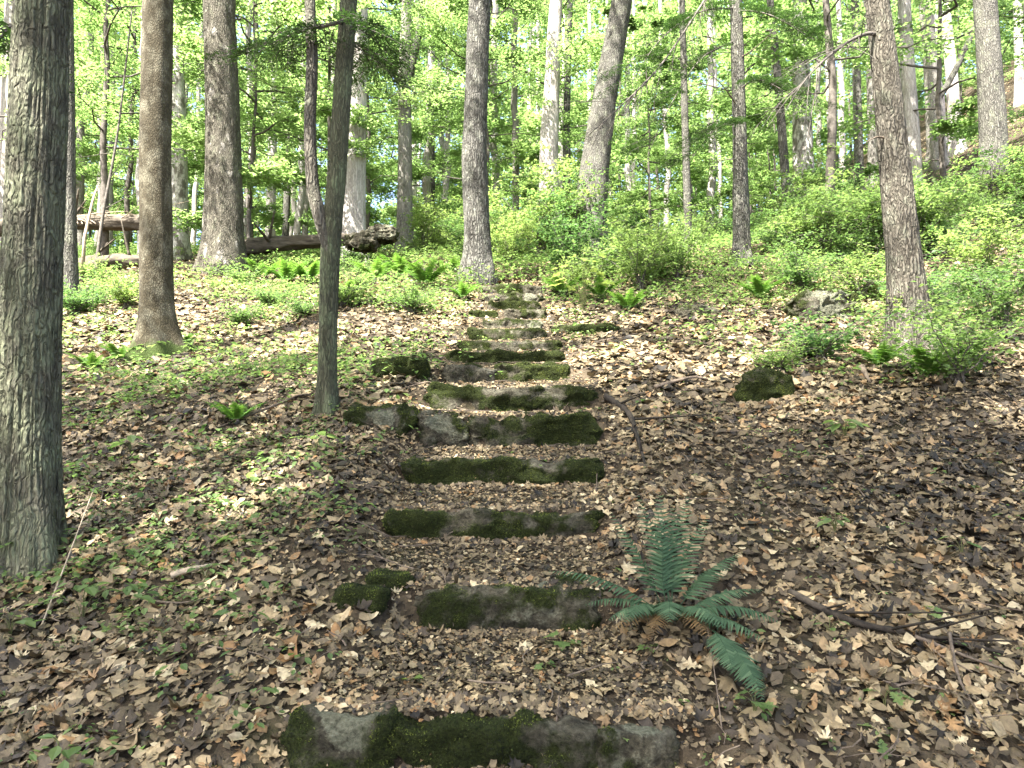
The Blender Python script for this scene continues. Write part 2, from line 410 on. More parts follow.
SCRAP = [(0,.1), (.25,.25), (.2,.6), (.02,.85), (-.25,.55), (-.2,.2)]
TORN = [(.02,0), (.2,.2), (.12,.33), (.3,.46), (.16,.58), (.05,.55), (-.02,.72), (-.2,.66), (-.14,.5), (-.28,.36), (-.16,.16)]
def variants(outline, n, r):
    return [fan(outline, float(np.clip(r.normal(0, .5), -.7, .7)), float(np.clip(r.normal(0, .6), -.8, .8)), abs(r.normal(0, .08)), r.uniform(0, 6)) for _ in range(n)]
rl = np.random.default_rng(21)
BIGT = variants(MAPLE, 2, rl) + variants(OAK, 8, rl) + variants(BEECH, 7, rl) + variants(SCRAP, 6, rl) + variants(TORN, 6, rl)
MIDT = variants(BEECH, 4, rl) + variants([MAPLE[i] for i in (0,2,4,6,8,10,12,14)], 6, rl)
SMT = variants(SCRAP, 6, rl)
FART = variants([(0,0), (.3,.4), (0,1), (-.3,.4)], 4, rl)

def frustum_pts(n, y0, y1, r, marg=.6, k=.82):
    """uniform over the ground in view"""
    y = np.sqrt(r.uniform(0, 1, n) * (y1**2 - y0**2) + y0**2); x = r.uniform(-1, 1, n) * (k * y + marg)
    return x, y

def scatter_leaves(templates, x, y, size, lift, tilt, r, colr):
    n = len(x); z = H(x, y); nm = Hn(x, y)
    nm = nm / np.linalg.norm(nm, axis=1, keepdims=True) + r.normal(0, tilt, (n, 3)) * np.array([1, 1, .3])
    nm[:, 2] = np.abs(nm[:, 2]) + .05
    flip = r.uniform(0, 1, n) < .45
    M = basis(nm, r.uniform(0, 6.283, n))
    M[flip, :, 0] *= -1; M[flip, :, 2] *= -1
    pos = np.stack([x, y, z + lift], 1)
    k = r.integers(0, len(templates), n); parts = []; cols = []
    for i, (TV, TF) in enumerate(templates):
        s = k == i
        if not s.any(): continue
        T0 = TV - np.array([0, .45, 0])
        V, F = scatter(T0, TF, pos[s], M[s], size[s]); parts.append((V, [F])); cols.append(np.repeat(colr[s], len(TV)))
    return parts, np.concatenate(cols)

r = np.random.default_rng(5)
parts, cols = [], []
def add_litter(tpl, n, y0, y1, smin, smax, tilt, liftmax, thin=None, tread=.35):
    x, y = frustum_pts(n, y0, y1, r)
    c = corridor(x, y)
    keep = r.uniform(0, 1, n) > c * (1 - tread)
    if thin is not None: keep &= r.uniform(0, 1, n) < thin(x, y)
    x, y, c = x[keep], y[keep], c[keep]
    s = r.uniform(smin, smax, len(x)) * (1 - .45 * c)
    pat = fbm2(x, y, 31, 3, 1.3)
    col = np.clip(.46 + r.normal(0, .27, len(x)) + (pat - .5) * .6, 0, 1)
    p, cc = scatter_leaves(tpl, x, y, s, r.uniform(.002, liftmax, len(x)), tilt * (1 - .3*c), r, col)
    parts.extend(p); cols.append(cc)
def add_tilt(n): return n
_old = scatter_leaves
def scatter_leaves(templates, x, y, size, lift, tilt, r, colr):
    return _old(templates, x, y, size, lift, np.asarray(tilt).reshape(-1, 1) if not np.isscalar(tilt) else tilt, r, colr)
def bare(x, y): return .42 + .58 * sstep(.36, .50, fbm2(x, y, 36, 3, 1.6))
add_litter(BIGT, 34000, 1.2, 5.5, .032, .108, .27, .03, bare)
add_litter(SMT, 36000, 1.2, 6, .012, .045, .45, .02, tread=1.0)
add_litter(MIDT, 52000, 5.3, 13.5, .045, .115, .24, .03, bare, tread=.3)
add_litter(SMT, 26000, 5.5, 12, .02, .05, .45, .02, tread=1.0)
add_litter(FART, 42000, 13, 34, .08, .15, .25, .03)
def tread_litter(n, tpl, smin, smax, ymax=99):
    y = r.uniform(2.5, 11.5, n); y = 2.5 + (y - 2.5) ** 1.35 / 9 ** .35; y = y[y < ymax]; n = len(y); x = np.interp(y, SD, SXC) + r.uniform(-1.1, 1.1, n) * np.interp(y, SD, SHW)
    col = np.clip(.46 + r.normal(0, .27, n), 0, 1)
    p, cc = scatter_leaves(tpl, x, y, r.uniform(smin, smax, n), r.uniform(.002, .016, n), .3, r, col); parts.extend(p); cols.append(cc)
tread_litter(26000, SMT, .012, .04); tread_litter(4200, BIGT, .03, .08, 6.0)
V, F = merge(parts)
o = link('leaf_litter', np_mesh('leaf_litter', V, F, M_LITTER, {'rnd': np.concatenate(cols)}, smooth=True))
tag(o, 'brown dead leaves covering the slope on both sides of the steps', 'leaf litter', kind='stuff')

# twigs in the litter
parts = []
x, y = frustum_pts(1500, 1.3, 12, r)
for i in range(len(x)):
    L = r.uniform(.06, .4) * (1 if y[i] > 4 else .75); a = r.uniform(0, 6.28); n = 5
    t_ = np.linspace(-.5, .5, n); P = np.stack([x[i] + math.cos(a)*L*t_ + r.normal(0, .008, n), y[i] + math.sin(a)*L*t_ + r.normal(0, .008, n)], 1)
    z = H(P[:, 0], P[:, 1]) + .02 + r.uniform(0, .02)
    parts.append(tube(np.column_stack([P, z]), np.full(n, r.uniform(.0012, .004)) * np.linspace(1.2, .6, n), 4))
V, F = merge(parts)
o = link('twig_litter', np_mesh('twig_litter', V, F, M_TWIG)); tag(o, 'small dry twigs strewn among the dead leaves', 'twigs', kind='stuff')

# ------------------------------------------------------------------ stones
def stone_mesh(hx, hy, hz, seed, moss=.6, lichen=.2, p=10.0, rough=.05, mscale=3.2, lich_spots=(), moss_bias=0.0):
    def seg(h): return int(np.clip(h * 2 / .018, 8, 70))
    n = (seg(hx), seg(hy), seg(hz))
    bm = bmesh.new(); vs = {}
    def vert(i, j, k):
        key = (i, j, k)
        if key not in vs: vs[key] = bm.verts.new((2*i/n[0] - 1, 2*j/n[1] - 1, 2*k/n[2] - 1))
        return vs[key]
    for i in range(n[0]):
        for j in range(n[1]):
            bm.faces.new([vert(i, j, n[2]), vert(i+1, j, n[2]), vert(i+1, j+1, n[2]), vert(i, j+1, n[2])])
    for i in range(n[0]):
        for k in range(n[2]):
            bm.faces.new([vert(i, 0, k), vert(i+1, 0, k), vert(i+1, 0, k+1), vert(i, 0, k+1)])
            bm.faces.new([vert(i+1, n[1], k), vert(i, n[1], k), vert(i, n[1], k+1), vert(i+1, n[1], k+1)])
    for j in range(n[1]):
        for k in range(n[2]):
            bm.faces.new([vert(0, j+1, k), vert(0, j, k), vert(0, j, k+1), vert(0, j+1, k+1)])
            bm.faces.new([vert(n[0], j, k), vert(n[0], j+1, k), vert(n[0], j+1, k+1), vert(n[0], j, k+1)])
    me = bpy.data.meshes.new('stone'); bm.to_mesh(me); bm.free()
    C = np.empty(len(me.vertices) * 3); me.vertices.foreach_get('co', C); C = C.reshape(-1, 3)
    px = p * max(1.0, hx / max(hy, hz) * .8)
    q = (np.abs(C[:, 0])**px + np.abs(C[:, 1])**p + np.abs(C[:, 2])**p) ** (1 / p)
    q = np.maximum(q, 1e-6); D = C / q[:, None] * np.array([hx, hy, hz])
    sp = seed * 13.7
    low = np.stack([fbm(D * 2.3 + sp + 31*k, seed + k, 2) - .5 for k in range(3)], 1)
    mid = np.stack([fbm(D * 9 + sp + 11*k, seed + 7 + k, 3) - .5 for k in range(3)], 1)
    ridged = 1 - np.abs(2 * fbm(D * np.array([4, 9, 14]) + sp, seed + 20, 4) - 1)
    mk = min(hz, hy)
    D2 = D + low * np.array([.4, .7, .3]) * mk * .7 + mid * mk * .75 - (D / np.array([hx, hy, hz])) * (ridged[:, None] - .6) * mk * .42
    m = .5 + (fbm(D * np.array([1, 1, 1.8]) * mscale + sp, seed + 40, 5) - .5) * 1.5 + (fbm(D * 17 + sp, seed + 44, 4) - .5) * .75 + (moss - .45) * .9 + moss_bias * D[:, 0] / hx
    li = fbm(D * 3.0 + sp + 5, seed + 50, 3) + (lichen - .6)
    for (lx, ly, lz, lr) in lich_spots:
        w = 1 - np.linalg.norm((D - np.array([lx, ly, lz])), axis=1) / lr
        li = np.maximum(li, np.clip(w, 0, 1) * 1.6); m = m - np.clip(w * 3, 0, 1) * .55
    mm = sstep(.36, .66, m)
    nd = D / np.linalg.norm(D / np.array([hx, hy, hz]), axis=1, keepdims=True); nd = D / np.array([hx, hy, hz])
    D2 = D2 + nd * (mm * (.003 + .014 * fbm(D * 30, seed + 60, 2)))[:, None]
    me.vertices.foreach_set('co', D2.astype(np.float32).ravel())
    me.polygons.foreach_set('use_smooth', np.ones(len(me.polygons), bool)); me.materials.append(M_STONE); me.update()
    for k, v in (('moss', np.clip(m, 0, 1)), ('lichen', np.clip(li, 0, 1))):
        a_ = me.attributes.new(k, 'FLOAT', 'POINT'); a_.data.foreach_set('value', v.astype(np.float32))
    return me, D2, mm
def moss_mesh(me, D2, mm, dens, size, rr):
    nf = len(me.polygons); L = np.empty(nf * 4, np.int32); me.loops.foreach_get('vertex_index', L); L = L.reshape(-1, 4)
    nr = np.empty(nf * 3); me.polygons.foreach_get('normal', nr); nr = nr.reshape(-1, 3)
    ar = np.empty(nf); me.polygons.foreach_get('area', ar)
    w = ar * np.clip(mm[L].mean(1) - .25, 0, 1) * (nr[:, 2] > -.35)
    tot = w.sum()
    if tot < 1e-5: return None
    n = int(min(9000, tot * dens)); 
    if n < 10: return None
    f = rr.choice(nf, n, p=w / tot); u = rr.dirichlet((1,1,1,1), n)
    P = np.einsum('nk,nkj->nj', u, D2[L[f]])
    dirn = nr[f] + rr.normal(0, .55, (n, 3)) + np.array([0, 0, .25]); dirn /= np.linalg.norm(dirn, axis=1, keepdims=True)
    s = rr.uniform(.5, 1.2, n) * size
    side = np.cross(dirn, rr.normal(0, 1, (n, 3))); side /= np.linalg.norm(side, axis=1, keepdims=True)
    V = np.stack([P - side * s[:, None]*.32, P + side * s[:, None]*.32, P + dirn * s[:, None]], 1).reshape(-1, 3)
    col = np.clip(.45 + rr.normal(0, .16, n) + (fbm(P * 16, 77, 4) - .5) * 2.6 + .2 * np.clip(dirn[:, 2], 0, 1) * 0, 0, 1)
    return np_mesh('moss', V, [np.arange(n * 3).reshape(-1, 3)], M_MOSS, {'rnd': np.repeat(col, 3)})
def stone(name, label, cat, c, hx, hy, hz, seed, rz=0, group=None, mdens=24000, msize=.0085, **kw):
    me, D2, mm = stone_mesh(hx, hy, hz, seed, **kw)
    me.name = name
    o = link(name, me, None, tuple(c)); o.rotation_euler = (0, 0, rz); tag(o, label, cat, group)
    mo = moss_mesh(me, D2, mm, mdens, msize, np.random.default_rng(seed))
    if mo: link('moss', mo, o)
    return o
SG = 'stone steps climbing the slope'
def step(k, xl, xr, label, seed, hy=.17, dtop=0, dbot=0, dd=0, **kw):
    _, _, yt, yb, d = STEPS[k]; d = d + dd
    A = at(xl, yt, d); B = at(xr, yt, d); zt = A[2] + dtop; zb = at(xl, yb, d)[2] - .07 + dbot
    zt += .03 if k >= 6 else .0
    c = ((A[0]+B[0])/2, d + hy, (zt+zb)/2)
    return stone('stone_step', label, 'stone step', c, (B[0]-A[0])/2, hy, (zt-zb)/2, seed, group=SG, **kw)
step(0, 290, 392, 'pale flat stone with mossy edge at the left end of the bottom step', 11, .2, .015, moss=.50, lichen=.35, lich_spots=[(.0,-.12,.1,.17)])
step(0, 384, 606, 'broad dark slab with mossy front in the middle of the bottom step', 12, .24, -.005, moss=.66, lichen=.35, lich_spots=[(.0,.0,.12,.2)])
step(0, 596, 690, 'sunken cracked pale stone at the right end of the bottom step', 13, .16, -.045, dd=-.02, moss=.42, lichen=.5, lich_spots=[(.02,-.05,.1,.15)])
step(1, 405, 612, 'rounded bare grey curb stone of the second step beside the fern', 14, .15, moss=.46, lichen=.34, p=5, lich_spots=[(-.4,-.05,.08,.09), (.18,-.02,.1,.06)], moss_bias=.1)
step(2, 383, 605, 'long dark mossy step stone third from the bottom with pale chip on top', 15, .15, moss=.63, lichen=.25, lich_spots=[(.2,-.1,.06,.07)])
step(3, 400, 607, 'narrow mossy step stone fourth from the bottom with seedling in front', 16, .15, moss=.64, lichen=.25)
step(4, 417, 470, 'pale lichened block with mossy corner at the left of the fifth step', 17, .17, .01, moss=.46, lichen=.4, lich_spots=[(-.05,-.12,.06,.15)])
step(4, 466, 603, 'tall dark block with moss on its right half in the fifth step', 18, .17, moss=.56, lichen=.3, moss_bias=.16)
step(5, 422, 602, 'long thick block sixth from the bottom with moss mounded on its right end', 19, .17, moss=.6, lichen=.3, moss_bias=.14)
step(6, 443, 498, 'bare tan block at the left of the seventh step', 20, .15, -.01, moss=.25, lichen=.4)
step(6, 494, 572, 'moss covered block at the right of the seventh step', 21, .15, moss=.82, lichen=.1)
step(7, 446, 566, 'low step stone eighth from the bottom fully furred with bright moss', 22, .15, moss=.9, lichen=.05)
step(8, 456, 562, 'thin uneven ninth step stone with patchy moss', 23, .15, moss=.58, lichen=.3)
step(9, 466, 547, 'dark tenth step stone just below the pale slab', 24, .15, moss=.62, lichen=.2)
step(10, 516, 544, 'small pale clean slab high on the steps', 25, .16, moss=.2, lichen=.62)
step(10, 482, 517, 'small dark stone left of the pale clean slab', 26, .14, moss=.55, lichen=.2)
step(11, 468, 498, 'mossy lump at the left end of the twelfth step', 27, .16, moss=.82, lichen=.1)
step(11, 503, 545, 'brownish grey stone at the right end of the twelfth step', 28, .15, moss=.5, lichen=.3)
step(12, 487, 541, 'dark stone thirteenth from the bottom below the two topmost steps', 29, .14, moss=.6, lichen=.25)
step(13, 483, 545, 'grey stone just under the topmost step with pale slanting chip', 30, .14, moss=.42, lichen=.4, lich_spots=[(.25,-.1,.03,.14)])
step(14, 480, 545, 'topmost step stone below the straight grey trunk', 31, .14, moss=.45, lichen=.35)
def rock(px, py, wpx, hpx, label, seed, dep=.6, name='mossy_rock', sink=.35, **kw):
    b = ground_hit(px, py); hx = wpx / 2 / FPX * b[1]; hz = hpx / FPX * b[1] * .62
    return stone(name, label, 'rock', (b[0], b[1] + hx*dep, b[2] + hz * (1 - 2*sink) * .8), hx, hx*dep, hz, seed, **kw)
rock(377, 431, 78, 32, 'mossy rock with a smooth pale patch beside the fifth step', 41, p=3, moss=.86, lichen=.1, lich_spots=[(.02,-.16,.07,.14)])
rock(398, 378, 62, 25, 'flat topped rock green with moss left of the seventh step', 42, p=4.5, moss=.78, lichen=.35)
rock(772, 403, 56, 44, 'round mossy boulder among herbs on the right slope', 43, p=2.8, moss=.95, lichen=.25)
rock(834, 322, 76, 46, 'large pale lichened boulder left of the leaning right trunk', 44, p=2.8, moss=.45, lichen=.66, lich_spots=[(0,-.3,.15,.3)])
rock(358, 612, 54, 26, 'small dark mossy rock left of the second step', 45, p=3.5, moss=.6, lichen=.25)
rock(588, 336, 76, 17, 'low mossy slab right of the tenth step', 46, p=4, moss=.8, lichen=.1)
rock(700, 318, 46, 18, 'half buried dark rock below the bright bushes', 47, p=3, moss=.45, lichen=.1)
rock(388, 590, 46, 14, 'half sunken mossy stone behind the second step', 48, p=3.5, moss=.7, lichen=.2)

# ------------------------------------------------------------------ crowns
LEAF2 = np.array([(0,0,0), (.33,.42,.07), (0,1,-.03), (-.33,.42,.07)], float); LEAF2F = np.array([(0,1,2), (0,2,3)])
LEAF5 = np.array([(0,0,0), (.24,.28,.06), (.27,.6,.06), (0,1,-.05), (-.27,.6,.06), (-.24,.28,.06), (0,.45,0)], float)
LEAF5F = np.array([(6,0,1), (6,1,2), (6,2,3), (6,3,4), (6,4,5), (6,5,0)])
NEEDLE = np.array([(0,0,0), (.14,.4,.02), (0,1,0), (-.14,.4,.02)], float)

def crown(seed, z0, z1, rad, nb, leaves, size, up=.35, flat=.10, tilt=.38, stem_r=.07, prof=None, sub=6, base_r=.02, droop=0, tpl=(LEAF2, LEAF2F), stem=True):
    rr = np.random.default_rng(seed); limbs = []; LP, LD = [], []
    prof = prof or (lambda u: math.sin(math.pi * min(1, .18 + .82*u)) ** .7)
    if stem:
        zs = np.linspace(0, z1, 14); sx = np.cumsum(rr.normal(0, .04, 14)) * z1 / 10; sy_ = np.cumsum(rr.normal(0, .04, 14)) * z1 / 10
        sx -= sx[0]; sy_ -= sy_[0]
        limbs.append(tube(np.column_stack([sx, sy_, zs]), stem_r * (1 - .9 * zs / z1), 7))
    else: zs = np.array([0, z1]); sx = sy_ = np.zeros(2)
    az = rr.uniform(0, 6.28)
    per = max(1, leaves // (nb * sub))
    for b in range(nb):
        u = (b + rr.uniform(0, 1)) / nb; h = z0 + (z1 - z0) * u; az += 2.4 + rr.normal(0, .35)
        L = rad * prof(u) * rr.uniform(.65, 1.15)
        s0 = np.array([np.interp(h, zs, sx), np.interp(h, zs, sy_), h])
        d = np.array([math.cos(az), math.sin(az), 0]); n = 7; t_ = np.linspace(0, 1, n)
        P = s0 + d * (L * t_)[:, None] + np.array([0, 0, 1]) * (up * L * (t_ - .35 * t_**2) - droop * L * t_**2)[:, None]
        P[1:] += rr.normal(0, .035 * L, (n-1, 3))
        limbs.append(tube(P, base_r * (L / rad + .2) * (1 - .85 * t_), 5, False))
        for s in range(sub):
            ts = rr.uniform(.22, 1); i0 = ts * (n - 1); i = min(int(i0), n - 2); q = P[i] + (P[i+1] - P[i]) * (i0 - i)
            a2 = az + rr.choice([-1, 1]) * rr.uniform(.2, 1.1); l2 = L * rr.uniform(.22, .5)
            d2 = np.array([math.cos(a2), math.sin(a2), rr.normal(.02 - droop*.6, .18)])
            Q = q + d2 * (l2 * np.linspace(0, 1, 4))[:, None]; Q[:, 2] -= .06 * l2 * np.linspace(0, 1, 4)**2
            limbs.append(tube(Q, base_r * .35 * np.linspace(1, .3, 4), 3, False))
            m = max(2, int(per * rr.uniform(.5, 1.5))); tt = rr.uniform(.05, 1.12, m)
            side = np.array([-d2[1], d2[0], 0]); w = l2 * .42 * (1.15 - .7 * tt)
            pos = q + d2 * (l2 * tt)[:, None] + side * (rr.uniform(-1, 1, m) * w)[:, None] + np.array([0, 0, 1]) * rr.normal(0, flat * (.4 + .6*l2), m)[:, None]
            LP.append(pos); LD.append(a2 + rr.normal(0, .9, m))
    LP = np.concatenate(LP); LD = np.concatenate(LD); m = len(LP)
    nm = np.array([0, 0, 1.]) + rr.normal(0, tilt, (m, 3)) * np.array([1, 1, .2])
    V, F = scatter(tpl[0], tpl[1], LP, basis(nm, LD), rr.uniform(.65, 1.25, m) * size)
    rnd = np.clip(.5 + rr.normal(0, .2, m) + (fbm(LP * .9, seed, 2) - .5) * .7, 0, 1)
    lv, lf = merge(limbs)
    return (lv, lf), (V, [F], np.repeat(rnd, len(tpl[0])))
def crown_meshes(name, leafm, limbm=None, **kw):
    (lv, lf), (V, F, rnd) = crown(**kw)
    return np_mesh(name + '_limbs', lv, lf, limbm or M_LIMB, smooth=True), np_mesh(name + '_crown', V, F, leafm, {'rnd': rnd})

CANOPY = [crown_meshes('canopy', M_CANOPY, seed=101 + i, z0=0.3, z1=8.5, rad=4.6, nb=26, leaves=15000, size=.14, up=.45, flat=.22, tilt=.45, stem_r=.13, sub=9, base_r=.05) for i in range(2)]
THIN = [crown_meshes('thin_canopy', M_CANOPY, seed=111 + i, z0=0.3, z1=8, rad=3.6, nb=14, leaves=2600, size=.13, up=.5, flat=.2, tilt=.45, stem_r=.1, sub=7, base_r=.04) for i in range(2)]
UNDER = [crown_meshes('understory', M_UNDER, seed=121 + i, z0=[.7, 1.6, .5, 2.4][i], z1=[8.5, 10.5, 6.5, 12][i], rad=[2.6, 3.0, 2.2, 3.2][i], nb=[24, 28, 20, 28][i],
         leaves=[19000, 22000, 15000, 22000][i], size=.092, up=.22, flat=.07, tilt=.33, stem_r=[.06, .075, .045, .09][i], sub=8, base_r=.022) for i in range(4)]

# ------------------------------------------------------------------ trees in the photo
def trunk_mesh(ctrl, d, bark, top_z, sides, ring, flare=.45, ridge=.06, seed=0, base=None, top_r=.6, rfreq=9):
    """ctrl: (px, py, width px) from base up; returns mesh (local to base), base point, local top point, top radius"""
    P = np.array([at(px, py, d) for px, py, w in ctrl]); rad = np.array([w / 2 / FPX * d for _, _, w in ctrl])
    bx, by = P[0, 0], P[0, 1]; bz = Hs(bx, by)
    P[0, 2] = min(P[0, 2], bz) ; P[0, 2] = bz
    if P[1, 2] < P[0, 2] + .05: P[1, 2] = P[0, 2] + .05
    sl = (P[-1] - P[-2]) / max(.1, P[-1, 2] - P[-2, 2]) * .6
    zt = max(top_z, P[-1, 2] + .3)
    P = np.concatenate([[P[0] - np.array([0, 0, .25])], P, [[P[-1,0] + sl[0] * (zt - P[-1,2]), by, zt]]])
    rad = np.concatenate([rad[:1], rad, [rad[-1] * top_r]])
    n = max(6, int((P[-1, 2] - P[0, 2]) / ring)); zz = np.linspace(P[0, 2], P[-1, 2], n)
    dz_ = np.linspace(P[0, 2] - 1, P[-1, 2] + 1, 600); PR = np.column_stack([P, rad]); kk = np.hanning(41); kk /= kk.sum()
    fine = np.stack([np.convolve(np.pad(np.interp(dz_, P[:, 2], PR[:, k]), 20, 'edge'), kk, 'valid') for k in range(4)], 1)
    Q = np.stack([np.interp(zz, dz_, fine[:, k]) for k in range(4)], 1); Q[:, 2] = zz
    rr = np.random.default_rng(seed); ph = rr.uniform(0, 6.28, 3); ns = rr.integers(3, 6)
    def rf(r0, th, z):
        h = z - bz; fl = flare * np.exp(-np.maximum(h, 0) / (.9 * rad[0] + .1))
        m = 1 + fl * (.7 + .65 * np.cos(ns * th + ph[0]) + .3 * np.cos((ns + 2) * th + ph[1]))
        q = np.stack([np.cos(th) * rfreq * .5, np.sin(th) * rfreq * .5, z * 2.2 + seed], -1).reshape(-1, 3)
        lo = (fbm(q * .35, seed, 2) - .5).reshape(th.shape)
        q2 = np.stack([np.cos(th) * rfreq, np.sin(th) * rfreq, z * 3.0 + 3 * seed], -1).reshape(-1, 3)
        rg = (1 - np.abs(2 * fbm(q2, seed + 3, 3) - 1)).reshape(th.shape)
        return r0 * (m + lo * .16 + (rg - .7) * ridge * 2)
    V, F = tube(Q[:, :3], Q[:, 3], sides, True, rf)
    b = np.array([bx, by, bz])
    return np_mesh('trunk', V - b, F, bark, smooth=True), b, Q[-1, :3] - b, Q[-1, 3]
def depth_of(px, py): return ground_hit(px, py)[1]

_crown_i = [0]
def tree(name, label, ctrl, bark, d=None, top=9, sides=16, ring=.2, kind='canopy', cs=1.0, group=None, **kw):
    d = d or depth_of(ctrl[0][0], ctrl[0][1])
    me, b, tp, trd = trunk_mesh(ctrl, d, bark, Hs(at(*ctrl[0][:2], d)[0], d) + top, sides, ring, seed=int(ctrl[0][0]), **kw)
    t = thing(name, label, 'tree', tuple(b), group); tr = link('trunk', me, t)
    if kind:
        set_ = CANOPY if kind == 'canopy' else THIN
        lm, cm = set_[_crown_i[0] % 2]; a = _crown_i[0] * 1.7; _crown_i[0] += 1
        for nm, m_ in (('branches', lm), ('crown', cm)):
            c = link(nm, m_, t, tuple(tp)); c.rotation_euler = (0, 0, a); c.scale = (cs, cs, cs)
    return t, b

TREES = {}
def T(key, *a, **kw): TREES[key] = tree(*a, **kw)
T('big', 'lichened_tree', 'thick furrowed trunk with grey green lichen at the left edge of the clearing', [(24,556,60), (26,500,55), (31,300,51), (38,120,48), (42,0,47)], B_OAK, top=8, sides=150, ring=.018, ridge=.10, rfreq=15, flare=.42, kind='thin', cs=1.1)
T('thin72', 'slender_tree', 'slim mottled trunk just right of the thick lichened trunk', [(72,306,13), (69,180,12), (68,40,11), (68,0,10)], B_ASH, top=8, sides=16, ring=.1, kind='thin', cs=.8)
T('brown', 'smooth_barked_tree', 'straight smooth brown trunk with mossy foot on the left slope', [(158,356,36), (156,320,31), (155,150,30), (158,0,29)], B_SMOOTH, top=10, sides=40, ring=.06, ridge=.03, flare=.55, kind='thin')
T('shag', 'shaggy_barked_tree', 'stout shaggy brown trunk with sunlit flared base behind the log on the left', [(224,272,44), (224,240,38), (223,130,33), (219,0,31)], B_SHAG, top=12, sides=40, ring=.08, ridge=.08, flare=.3, kind='thin')
T('birch', 'white_barked_tree', 'white blotched trunk between the brown and the shaggy trunks', [(181,226,17), (179,130,15), (175,0,13)], B_BIRCH, d=19, top=13, sides=18, ring=.2, kind='thin')
T('farleft', 'pale_tree', 'pale sunlit trunk half hidden by the thick lichened trunk', [(6,232,20), (10,100,17), (14,0,15)], B_PALE, d=17, top=12, kind='thin')
T('pale', 'pale_shaggy_tree', 'pale pinkish shaggy trunk rising behind the pale log', [(352,238,27), (355,150,22), (360,0,16)], B_PALE, d=17, top=13, sides=24, ring=.12, ridge=.06, kind='thin')
T('mid', 'straight_grey_tree', 'straight dark grey trunk at the head of the steps', [(478,282,31), (478,250,26), (474,160,25), (480,0,22)], B_DARK, d=12.6, top=12, sides=36, ring=.08, ridge=.07, flare=.4, kind='thin')
T('salmon', 'tall_pale_tree', 'pale sunlit straight trunk beyond the bushes right of the step head', [(549,200,22), (549,150,19), (553,60,15), (556,0,13)], B_PALE, d=20, top=15, sides=20, kind='thin')
T('lean', 'leaning_tree', 'stout grey trunk leaning right beyond the bushes', [(588,212,34), (594,170,29), (606,90,25), (622,0,21)], B_ASH, d=17, top=14, sides=28, ring=.12, ridge=.07, kind='thin')
T('r740', 'slim_grey_tree', 'slim straight trunk rising among the bright bushes right of the steps', [(742,265,18), (740,150,14), (736,0,12)], B_ASH, top=11, sides=20, ring=.12, kind='thin')
T('spot', 'shadow_spotted_tree', 'pale trunk spotted with painted leaf shadows on the far right slope', [(803,175,22), (802,100,18), (800,0,13)], B_BIRCH, d=20, top=14, kind='thin')  # dark blotches in the bark colour stand in for leaf shadows
T('right', 'leaning_dark_tree', 'dark trunk curving left from the right slope with broken side branch', [(911,352,40), (906,280,33), (893,150,27), (884,60,23), (877,0,21)], B_HICK, top=9, sides=90, ring=.03, ridge=.10, rfreq=12, flare=.45, kind='thin')
T('r993', 'straight_right_tree', 'straight grey trunk at the right edge above the hillside herbs', [(994,222,27), (993,120,24), (985,0,21)], B_ASH, top=12, sides=32, ring=.1, ridge=.06, kind='thin')
T('r912', 'pale_leaning_tree', 'pale brown trunk directly behind the dark curving trunk', [(914,180,17), (909,90,14), (904,0,12)], B_PALE, d=19, top=14, kind='thin')
T('r935', 'forked_hill_tree', 'grey trunk with one limb reaching right on the hillside crest', [(937,158,17), (932,80,14), (925,0,12)], B_GREY, d=23, top=14, kind='thin')
T('r952', 'pale_hill_tree', 'pale slender trunk left of the straight right edge trunk', [(957,150,14), (952,80,11), (944,0,9)], B_PALE, d=24, top=14, kind='thin')
T('r870', 'dim_hill_tree', 'dim grey trunk hidden partly behind the dark curving trunk', [(874,172,12), (872,80,10), (868,0,9)], B_GREY, d=25, top=14, kind='thin')
T('r857', 'dark_hill_tree', 'dark narrow trunk left of the dark curving trunk', [(859,170,9), (857,90,8), (855,0,7)], B_ASH, d=25, top=14, kind='thin')
T('r785', 'thin_dark_tree', 'thin dark trunk left of the shadow spotted pale trunk', [(788,180,9), (778,80,8), (770,0,7)], B_DARK, d=18, top=12, kind='thin', cs=.8)
T('m687', 'thin_pole_tree', 'thin pole like trunk between leaning grey and slim straight trunks', [(688,215,8), (685,120,7), (682,0,6)], B_ASH, d=17, top=11, kind='thin', cs=.7)
T('m568', 'dark_pole_tree', 'dark pole like trunk right behind the tall pale trunk', [(566,200,9), (567,100,7), (570,0,6)], B_DARK, d=24, top=13, kind='thin', cs=.8)
T('l275', 'far_left_pole', 'thin pale trunk in the woods right of the shaggy trunk', [(271,200,10), (273,120,8), (277,0,7)], B_PALE, d=26, top=15, kind='thin')
T('l290', 'bent_far_tree', 'crooked thin far trunk left of the forked tree', [(286,200,7), (290,120,6), (297,0,5)], B_ASH, d=28, top=14, kind='thin')
T('far1020', 'pale_edge_tree', 'pale thin trunk at the extreme right edge on the hilltop', [(1021,132,10), (1019,70,8), (1017,0,7)], B_PALE, d=27, top=14, kind='thin')
T('m432', 'far_dark_sapling', 'thin dark far trunk between forked grey and straight grey trunks', [(433,215,6), (432,120,5), (430,0,5)], B_DARK, d=25, top=13, kind='thin', cs=.8)
T('m830', 'far_hill_pole', 'thin far trunk between shadow spotted trunk and dark curving trunk', [(832,172,8), (829,90,6), (826,0,5)], B_PALE, d=28, top=14, kind='thin')
T('l323', 'far_birch_pole', 'thin far trunk seen between the stems of the forked tree', [(330,210,9), (332,110,7), (334,0,6)], B_PALE, d=27, top=14, kind='thin')

